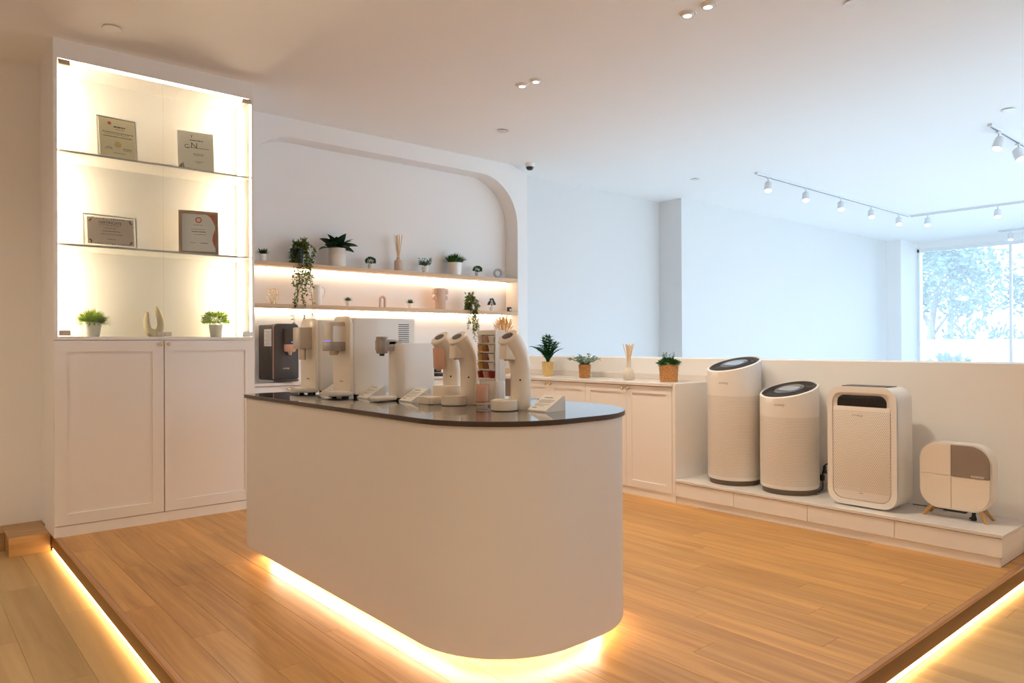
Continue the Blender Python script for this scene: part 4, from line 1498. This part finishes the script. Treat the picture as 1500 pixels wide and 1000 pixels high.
wedge('white wedge card stand between the two deep-bodied white dispensers', (1.80, 3.64, ZI), 0.105)
wedge('white wedge card stand left of the slim dispenser with hooked spout', (1.83, 3.262, ZI), 0.106)
wedge('white wedge card stand between the slim dispenser and the curved machines', (1.868, 2.912, ZI))
wedge('white wedge card stand at the right end of the island top', (1.99, 2.111, ZI))

# curved milk machines
def curved(label, loc, kind):
    t = thing('curved_drink_machine', label, 'drink machine', loc, 0, 'cream curved drink machines')
    prof = [((0, 0, 0.0), .041), ((0, 0, 0.012), .043), ((0, 0, 0.10), .043), ((-0.001, 0, 0.16), .0435), ((-0.006, 0, 0.20), .044), ((-0.018, 0, 0.235), .045), ((-0.037, 0, 0.266), .046), ((-0.056, 0, 0.290), .047)]
    bm = NB()
    tube(bm, [p for p, r_ in prof] + [(-0.067, 0, 0.303)], [r_ for p, r_ in prof] + [0.046], 28)
    obj('column', bm, m_cream, t)
    ax = Vector((-0.60, 0, 0.80))
    q = ax.to_track_quat('Z', 'Y').to_matrix().to_4x4()
    Mq = Matrix.Translation((-0.067, 0, 0.3025)) @ q
    bm = NB()
    lathe(bm, [(0.046, -0.004), (0.048, 0.002), (0.044, 0.008), (0.034, 0.009), (0, 0.009)], 28, m=Mq)
    obj('head_ring', bm, m_cream, t)
    bm = NB()
    lathe(bm, [(0.024, 0.0088), (0.024, 0.011), (0, 0.0115)], 24, m=Mq @ Matrix.Diagonal((1.2, 0.85, 1, 1)))
    obj('display', bm, m_screen, t)
    if kind == 'b':
        bm = NB()
        prism(bm, [(-0.102, 0.212), (-0.050, 0.209), (-0.025, 0.245), (-0.048, 0.280), (-0.098, 0.280)], -0.024, 0.024, 'XZ', 0.004, 2)
        obj('spout', bm, m_cream, t)
    bm = NB()
    lathe(bm, [(0.011, 0), (0.016, 0.008)], 14, -0.076, 0, 0.206 if kind == 'b' else 0.152)
    obj('nozzle', bm, m_vpink, t)
    bm = NB()
    lathe(bm, [(0.004, 0), (0.004, 0.002), (0, 0.0025)], 12, m=Matrix.Translation((-0.030, -0.031, 0.125)) @ Matrix.Rotation(R(90), 4, 'X') @ Matrix.Rotation(R(-45), 4, 'Y'))
    obj('button', bm, m_black, t)
    if kind == 'b':
        bm = NB()
        lathe(bm, [(0, 0.001), (0.053, 0.001), (0.056, 0.004), (0.056, 0.042), (0.052, 0.044), (0.048, 0.042), (0.047, 0.036), (0, 0.036)], 30, -0.092, 0, 0)
        obj('drip_tray', bm, m_cream, t)
    else:
        bm = NB()
        prism(bm, rrect(-0.165, 0.045, -0.056, 0.056, [0.02, 0.02, 0.02, 0.02], 6), 0.001, 0.034, bev=0.004)
        obj('base_slab', bm, m_cream, t)
        bm = NB()
        prism(bm, rrect(-0.085, 0.05, -0.058, 0.058, 0.03, 6), 0.034, 0.082, bev=0.004)
        obj('drip_tray', bm, m_cream, t)
        bm = NB()
        lathe(bm, [(0, 0), (0.024, 0), (0.027, 0.010), (0.030, 0.095), (0.027, 0.10), (0, 0.10)], 22, -0.074, 0, 0.160)
        obj('tank', bm, m_pink, t)
    return t
curved('cream curved drink machine with pink tank, behind its twin on the island', (2.02, 2.79, ZI), 'a')
curved('cream curved drink machine left of the capsule rack on the island', (2.023, 2.655, ZI), 'b')
curved('cream curved drink machine right of the capsule rack, before the low cabinets', (2.024, 2.30, ZI), 'b')

# capsule rack
t = thing('capsule_rack', 'white capsule tower of coloured pods between the curved machines', 'capsule rack', (2.03, 2.474, ZI))
obj('pedestal', prism(NB(), rrect(0.0, 0.062, -0.004, 0.132, 0.02, 6), 0.012, 0.112, bev=0.003), m_white, t)
obj('base_plate', prism(NB(), rrect(-0.008, 0.07, -0.008, 0.136, 0.008, 6), 0, 0.012, bev=0.002), m_white, t)
bm = NB()
box(bm, 0.018, 0.058, 0.0, 0.128, 0.1122, 0.338, 0.003, 1)
box(bm, 0.0, 0.018, 0.0, 0.006, 0.1122, 0.338)
box(bm, 0.0, 0.018, 0.122, 0.128, 0.1122, 0.338)
box(bm, 0.0, 0.018, 0.006, 0.122, 0.1122, 0.122)
box(bm, 0.0, 0.018, 0.006, 0.122, 0.318, 0.338)
obj('tower', bm, m_white, t)
rows = [('white', 'pink', 'white'), ('gold', 'brown', 'white'), ('gold', 'brown', 'white'), ('gold', 'brown', 'white'), ('red', 'pink', 'red')]
for r_, row in enumerate(rows):
    z = 0.282 - r_ * 0.0395
    obj('tier', box(NB(), -0.010, 0.018, 0.006, 0.122, z - 0.005, z), m_white, t)
    for c_, k in enumerate(row):
        bm = NB()
        lathe(bm, [(0.012, 0), (0.0165, 0.024), (0.018, 0.026), (0.018, 0.029), (0, 0.030)], 14)
        obj('capsule', bm, m_cap[k], t, (-0.001, 0.104 - c_ * 0.039, z))

t = thing('tumbler', 'copper pink tumbler on a round saucer before the capsule rack', 'cup', (1.978, 2.505, ZI))
bm = NB()
lathe(bm, [(0, 0.013), (0.026, 0.013), (0.028, 0.017), (0.029, 0.098), (0.026, 0.1), (0.025, 0.09), (0, 0.085)], 22)
obj('cup', bm, m_pink, t)
bm = NB()
lathe(bm, [(0, 0), (0.024, 0), (0.026, 0.008), (0.032, 0.011), (0.032, 0.013), (0, 0.013)], 22)
obj('saucer', bm, m_cream, t)
bm = NB()
tube(bm, [(0.0295 * cos(2 * pi * i / 24), 0.0295 * sin(2 * pi * i / 24), 0.022) for i in range(25)], 0.0015, 5)
obj('rim_wire', bm, m_brown, t)

# charcoal dispenser on the niche worktop (faces -Y)
t = thing('water_dispenser', 'charcoal water dispenser with paper sheet on its side, by the display cabinet', 'water dispenser', (2.335, 5.665, WT))
bm = NB()
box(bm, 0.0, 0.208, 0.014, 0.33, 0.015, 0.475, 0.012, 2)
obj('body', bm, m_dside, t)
bm = NB()
prism(bm, rrect(0.0, 0.208, 0.032, 0.478, [0.03, 0.03, 0.004, 0.004], 6), 0.0, 0.016, 'XZ', 0.003, 2)
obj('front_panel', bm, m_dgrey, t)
bm = NB()
box(bm, -0.002, 0.004, 0.008, 0.02, 0.03, 0.46)
obj('copper_edge', bm, m_pink, t)
bm = NB()
prism(bm, [(0.0, 0.01), (0.208, 0.01)] + [(0.208 + 0.03 * sin(pi * i / 10) * 0 - 0.208 * i / 10, -0.08 * sin(pi * i / 10) ** 0.5) for i in range(11)][1:-1], 0.008, 0.03, bev=0.003)
obj('drip_tray', bm, m_dgrey, t)
bm = NB()
lathe(bm, [(0.048, 0), (0.048, 0.125), (0.044, 0.13), (0, 0.13)], 20, 0.125, -0.02, 0.31)
obj('dispensing_head', bm, m_dgrey, t)
bm = NB()
lathe(bm, [(0.040, 0), (0.048, 0.012), (0.0485, 0.062), (0, 0.062)], 20, 0.125, -0.02, 0.248)
obj('copper_collar', bm, m_pink, t)
bm = NB()
lathe(bm, [(0.014, 0), (0.020, 0.03)], 14, 0.125, -0.02, 0.222)
obj('nozzle', bm, m_metal, t)
obj('indicator', box(NB(), 0.118, 0.132, -0.070, -0.066, 0.322, 0.332), m_violet, t)
sh = obj('paper_sheet', box(NB(), -0.0015, 0.0, 0.05, 0.20, 0.295, 0.435), m_paperw, t)
bm = NB()
for i in range(10):
    box(bm, -0.0022, -0.0014, 0.06, 0.19 - (i % 3) * 0.02, 0.305 + i * 0.012, 0.308 + i * 0.012)
obj('printed_lines', bm, m_logo, sh, sm=False)
text('maker_name', 'coway', 0.022, m_logow, t, face_minus_y(0.10, -0.0035, 0.115))

# ------------------------------------------------------------------ air purifiers on the bench
ZB = 0.1757
def tower(label, loc, H, perf, rr=0.190, zlogo=0.6, zbody=0.035):
    t = thing('air_purifier', label, 'air purifier', loc, 0, 'white cylinder air purifiers')
    k = 0.28
    t.rotation_euler = (0, 0, R(-12.5))
    seg = 56
    bm = NB()
    # shell with slanted top
    rings = []
    for r_, z, sl in ((rr - 0.010, zbody, 0), (rr - 0.002, zbody + 0.006, 0), (rr, zbody + 0.02, 0), (rr, H - 0.10, 0), (rr, H - 0.004, 1), (rr - 0.005, H + 0.001, 1), (rr - 0.013, H + 0.001, 1), (rr - 0.014, H - 0.012, 1)):
        rings.append([bm.verts.new((r_ * cos(2 * pi * i / seg), r_ * sin(2 * pi * i / seg), z + sl * k * r_ * cos(2 * pi * i / seg))) for i in range(seg)])
    for a, b in zip(rings, rings[1:]):
        for i in range(seg):
            j = (i + 1) % seg
            bm.faces.new((a[i], a[j], b[j], b[i]))
    bm.faces.new(rings[0][::-1])
    obj('shell', bm, perf, t)
    bm = NB()
    lathe(bm, [(rr - 0.016, 0), (rr - 0.014, 0.003), (rr - 0.014, zbody + 0.001), (0, zbody + 0.001)], 48)
    obj('base', bm, m_brown, t)
    Mt = Matrix(((1, 0, 0, 0), (0, 1, 0, 0), (k, 0, 1, H - 0.012), (0, 0, 0, 1)))
    bm = NB()
    lathe(bm, [(rr - 0.0145, 0.0), (rr - 0.0145, 0.004), (0, 0.004)], 56, m=Mt)
    obj('outlet_well', bm, m_black, t)
    bm = NB()
    for i in range(6):
        q = rr - 0.024 - i * 0.0135
        L = [(q, 0.004), (q, 0.0125), (q - 0.0045, 0.0125), (q - 0.0045, 0.004)]
        rg = [[bm.verts.new(Mt @ Vector((a * cos(2 * pi * j / 48), a * sin(2 * pi * j / 48), z))) for j in range(48)] for a, z in L]
        for a, b in zip(rg, rg[1:]):
            for j in range(48):
                bm.faces.new((a[j], a[(j + 1) % 48], b[(j + 1) % 48], b[j]))
    obj('outlet_rings', bm, m_dgrey, t)
    bm = NB()
    lathe(bm, [(0.098, 0.004), (0.098, 0.0135), (0.094, 0.015), (0, 0.015)], 40, m=Mt)
    obj('control_plate', bm, m_screen, t)
    bm = NB()
    pts = rrect(-0.045, 0.045, -0.07, 0.07, 0.03, 6)
    prism(bm, pts, 0.0148, 0.0165)
    bmesh.ops.transform(bm, matrix=Mt, verts=bm.verts[:])
    obj('display', bm, m_disp, t)
    a = R(180 + 22)
    Ml = Matrix.Rotation(a - pi, 4, 'Z') @ face_minus_x(-rr - 0.0003, 0, zlogo)
    text('maker_name', 'coway', 0.028, m_logo, t, Ml)
    return t
tower('taller white cylinder air purifier next to the low cabinets', (4.698, 2.962, ZB), 0.868, m_perf, 0.190, 0.735)
pur_short = tower('shorter white cylinder air purifier, second from the left on the bench', (4.692, 2.530, ZB), 0.702, m_perf2, 0.192, 0.605)

# box purifier, faces -X
t = pur_box = thing('air_purifier', 'boxy white air purifier with slotted front and dark top grille', 'air purifier', (4.53, 1.766, ZB))
Wd, Hh = 0.418, 0.735
bm = NB()
prism(bm, rrect(0, Wd, 0.010, Hh + 0.010, 0.085, 10), 0.012, 0.235, 'YZ', 0.012, 3)
obj('body', bm, m_pwhite, t)
bm = NB()
ring_prism(bm, rrect(0, Wd, 0.010, Hh + 0.010, 0.085, 10), rrect(0.032, Wd - 0.032, 0.044, Hh - 0.026, 0.062, 10), 0.0, 0.018, 'YZ')
obj('front_frame', bm, m_pwhite, t)
bm = NB()
prism(bm, rrect(0.036, Wd - 0.036, 0.048, Hh - 0.112, [0.015, 0.015, 0.058, 0.058], 8), 0.0, 0.016, 'YZ', 0.006, 2)
obj('front_grille', bm, m_slots, t)
bm = NB()
prism(bm, rrect(0.06, Wd - 0.06, Hh - 0.125, Hh - 0.042, [0.045, 0.045, 0.004, 0.004], 8), 0.008, 0.014, 'YZ')
gr = obj('outlet_grille', bm, m_black, t)
bm = NB()
for i in range(30):
    y = 0.068 + i * (Wd - 0.136) / 29
    box(bm, 0.003, 0.009, y - 0.0018, y + 0.0018, Hh - 0.118, Hh - 0.062)
stuff(obj('outlet_fins', bm, m_dside, gr, sm=False))
bm = NB()
box(bm, 0.04, 0.20, 0.06, Wd - 0.06, 0, 0.018, 0.004, 1)
obj('foot', bm, m_lgrey, t)
bm = NB()
box(bm, 0.05, 0.19, 0.07, Wd - 0.07, Hh + 0.0095, Hh + 0.0135, 0.001, 1)
obj('top_vent', bm, m_black, t)
text('maker_name', 'coway', 0.026, m_logo, t, face_minus_x(-0.0008, Wd * 0.55, Hh - 0.165))
obj('front_mark', box(NB(), -0.001, 0.0005, Wd * 0.5 - 0.012, Wd * 0.5 + 0.012, 0.088, 0.092), m_logo, t)

# heater-like small purifier on wooden legs
t = pur_leg = thing('air_purifier', 'small rounded cream air purifier with one taupe panel on wooden legs', 'air purifier', (4.62, 1.302, ZB))
HW, HZ0, HZ1 = 0.375, 0.055, 0.437
bm = NB()
prism(bm, rrect(0, HW, HZ0, HZ1, 0.105, 12), 0.012, 0.105, 'YZ', 0.02, 4)
obj('body', bm, m_white, t)
sy, szm = 0.205, 0.25
full = rrect(0.012, HW - 0.008, HZ0 + 0.008, HZ1 - 0.008, 0.098, 12)
def clip(pts, ax, v, keep):
    out = []
    n = len(pts)
    for i in range(n):
        a, b = pts[i], pts[(i + 1) % n]
        ia = (a[ax] >= v) if keep > 0 else (a[ax] <= v)
        ib = (b[ax] >= v) if keep > 0 else (b[ax] <= v)
        if ia: out.append(a)
        if ia != ib:
            u = (v - a[ax]) / (b[ax] - a[ax])
            out.append((a[0] + u * (b[0] - a[0]), a[1] + u * (b[1] - a[1])))
    return out
for ky, kz in ((1, 1), (1, -1), (-1, -1), (-1, 1)):
    pts = clip(clip(full, 0, sy + ky * 0.0012, ky), 1, szm + kz * 0.0012, kz)
    tp = ky < 0 and kz > 0
    o = obj('front_panel', prism(NB(), pts, 0.004 if not tp else 0.0, 0.014, 'YZ', 0.0015, 1), m_taupe if tp else m_cream, t)
    if tp: o['label'] = 'taupe front panel with maker name'
text('maker_name', 'coway', 0.026, m_logow, t, face_minus_x(-0.0008, 0.07, 0.262), 0.0004)
for fx, fy, tx, ty in ((0.035, 0.31, 0.019, 0.36), (0.085, 0.31, 0.140, 0.36), (0.035, 0.07, 0.018, 0.033), (0.085, 0.07, 0.145, 0.033)):
    bm = NB()
    tube(bm, [(tx, ty, 0), (fx, fy, 0.075)], [0.008, 0.0125], 12)
    obj('leg', bm, m_legw, t)
bm = NB()
box(bm, 0.035, 0.095, 0.14, 0.26, 0.036, 0.060, 0.006, 2)
obj('underside_unit', bm, m_black, t)

# cords
def cord(parent, pts, r_=0.0035, plug=None):
    P0 = Vector(parent.location)
    q = [Vector(p) - P0 for p in pts]
    out = []
    for i in range(len(q) - 1):
        a, b, c, d = q[max(i - 1, 0)], q[i], q[i + 1], q[min(i + 2, len(q) - 1)]
        for k in range(6):
            u = k / 6
            out.append(0.5 * ((2 * b) + (c - a) * u + (2 * a - 5 * b + 4 * c - d) * u * u + (3 * b - a - 3 * c + d) * u ** 3))
    out.append(q[-1])
    o = obj('power_cord', tube(NB(), out, r_, 6), m_black, parent)
    if plug:
        bm = NB()
        x, y, z = Vector(plug) - P0
        lathe(bm, [(0, 0), (0.014, 0), (0.016, 0.01), (0.010, 0.03), (0.011, 0.045), (0.006, 0.055), (0, 0.055)], 12, x, y, z)
        obj('plug', bm, m_black, o)
z0 = ZB + 0.004
cord(pur_short, [(4.80, 2.395, z0), (4.845, 2.385, z0 + 0.02), (4.87, 2.405, z0 + 0.10), (4.875, 2.39, z0 + 0.175), (4.88, 2.35, z0 + 0.187), (4.88, 2.31, z0 + 0.15), (4.88, 2.25, z0 + 0.05), (4.875, 2.15, z0)], 0.005, (4.875, 2.392, ZB + 0.125))
cord(pur_box, [(4.86, 1.80, z0), (4.86, 1.76, z0), (4.855, 1.72, z0 + 0.002), (4.86, 1.69, z0), (4.855, 1.62, z0)], 0.003)
cord(pur_leg, [(4.71, 1.44, z0), (4.70, 1.425, z0 + 0.01), (4.69, 1.415, z0 + 0.02)], 0.004, (4.69, 1.412, ZB))
t = thing('power_socket', 'white wall socket with black plug between the purifiers', 'socket', (4.899, 2.40, ZB + 0.045))
obj('face_plate', box(NB(), -0.008, 0.001, -0.04, 0.04, 0, 0.075, 0.002, 1), m_white, t)
obj('plug', box(NB(), -0.035, -0.008, -0.022, 0.022, 0.02, 0.06, 0.004, 2), m_black, t)

# ------------------------------------------------------------------ outside the window
g = struct(obj('floor_outside', box(NB(), 15.42, 70, -45, 45, -0.5, -0.3), m_ground))
gw = thing('garden_wall', 'low white garden wall with posts outside the window', 'wall', (22, 0, -0.3))
for i in range(-4, 9):
    y = i * 1.6
    obj('panel', box(NB(), -0.05, 0.05, y + 0.14, y + 1.46, 0.0, 1.55, 0.02, 1), m_outw, gw)
    obj('post', box(NB(), -0.12, 0.12, y - 0.10, y + 0.10, 0.0, 1.75, 0.02, 1), P('post_grey', (0.42, 0.48, 0.50), 0.8) if i == -4 else gw.children[1].data.materials[0], gw)

def tree(label, loc, H, cr, seed, n=1500, trunk=0.14):
    t = thing('garden_tree', label, 'tree', loc, 0, 'trees outside the window')
    rnd = random.Random(seed)
    bm = NB()
    tube(bm, [(0, 0, 0), (rnd.uniform(-.1, .1), 0.1, H * .3), (rnd.uniform(-.2, .2), -0.1, H * .62)], [trunk, trunk * .8, trunk * .45], 8)
    br = []
    for k in range(8):
        a = k * 2.4
        b = Vector((0, 0, H * rnd.uniform(.28, .55)))
        e = b + Vector((cos(a) * cr * .8, sin(a) * cr * .8, H * rnd.uniform(.12, .34)))
        tube(bm, [b, b.lerp(e, .5) + Vector((0, 0, .15)), e], [trunk * .35, trunk * .25, trunk * .08], 6)
        br.append(e)
    br.append(Vector((0, 0, H * .8)))
    obj('trunk', bm, m_bark, t)
    bm = NB()
    for i in range(n):
        c = rnd.choice(br)
        a = rnd.uniform(0, 2 * pi)
        el = math.asin(rnd.uniform(-.8, 1))
        q = cr * 0.62 * rnd.random() ** 0.5
        p = c + rdir(a, el) * q
        p.z = max(p.z, 0.3)
        leaf(bm, p, rdir(rnd.uniform(0, 6.28), rnd.uniform(-.9, .6)), rnd.uniform(.16, .30), rnd.uniform(.09, .16), rnd.uniform(-1.5, 1.5))
    stuff(obj('foliage', bm, m_lf_out, t, sm=False, recalc=False))
    return t
k = 0
for (x, y, H, cr, nm) in ((25.0, 8.6, 5.2, 1.3, 'pale round tree at the left edge of the window'), (26.0, 5.2, 4.8, 1.3, 'pale tree with a thin trunk in the middle of the left pane'),
                      (27.5, 2.0, 5.6, 1.4, 'pale tree at the right edge beyond the window'), (31.5, 10.2, 7.0, 1.7, 'taller tree behind the left tree beyond the window'),
                      (33.0, 5.7, 7.6, 1.8, 'tall tree rising behind the middle of the window'), (32.5, 1.2, 7.2, 1.7, 'tall background tree beyond the right window pane')):
    tree(nm, (x, y, -0.3), H, cr, 100 + k, 1900)
    k += 1
def shrub(label, loc, r_, h, seed):
    t = thing('garden_shrub', label, 'shrub', loc, 0, 'shrubs outside the window')
    rnd = random.Random(seed)
    bm = NB()
    for i in range(1100):
        a = rnd.uniform(0, 6.28); el = math.asin(rnd.random()); q = rnd.random() ** .4
        leaf(bm, (cos(a) * cos(el) * r_ * q, sin(a) * cos(el) * r_ * q, sin(el) * h * q), rdir(a, el), .2, .1, rnd.uniform(-1, 1))
    stuff(obj('foliage', bm, m_lf_out, t, sm=False, recalc=False))
    bm = NB()
    for i in range(5): tube(bm, [(0, 0, 0), (cos(i * 1.3) * r_ * .4, sin(i * 1.3) * r_ * .4, h * .6)], .03, 5)
    obj('stems', bm, m_bark, t)
for i, (x, y, nm) in enumerate(((20.2, 6.6, 'pale shrub before the garden wall at left'), (20.2, 4.3, 'pale shrub before the garden wall at right'), (24.2, 6.9, 'tall shrub behind the garden wall at left'), (24.2, 3.5, 'tall shrub behind the garden wall in the middle'), (29.0, 9.0, 'far shrub at the left window edge'), (29.0, 6.9, 'far shrub between the tree trunks'), (29.2, 3.6, 'far shrub at the right window pane'))):
    shrub(nm, (x, y, -0.3), 0.8 if i < 2 else 1.35, 1.1 if i < 2 else 2.1, i)
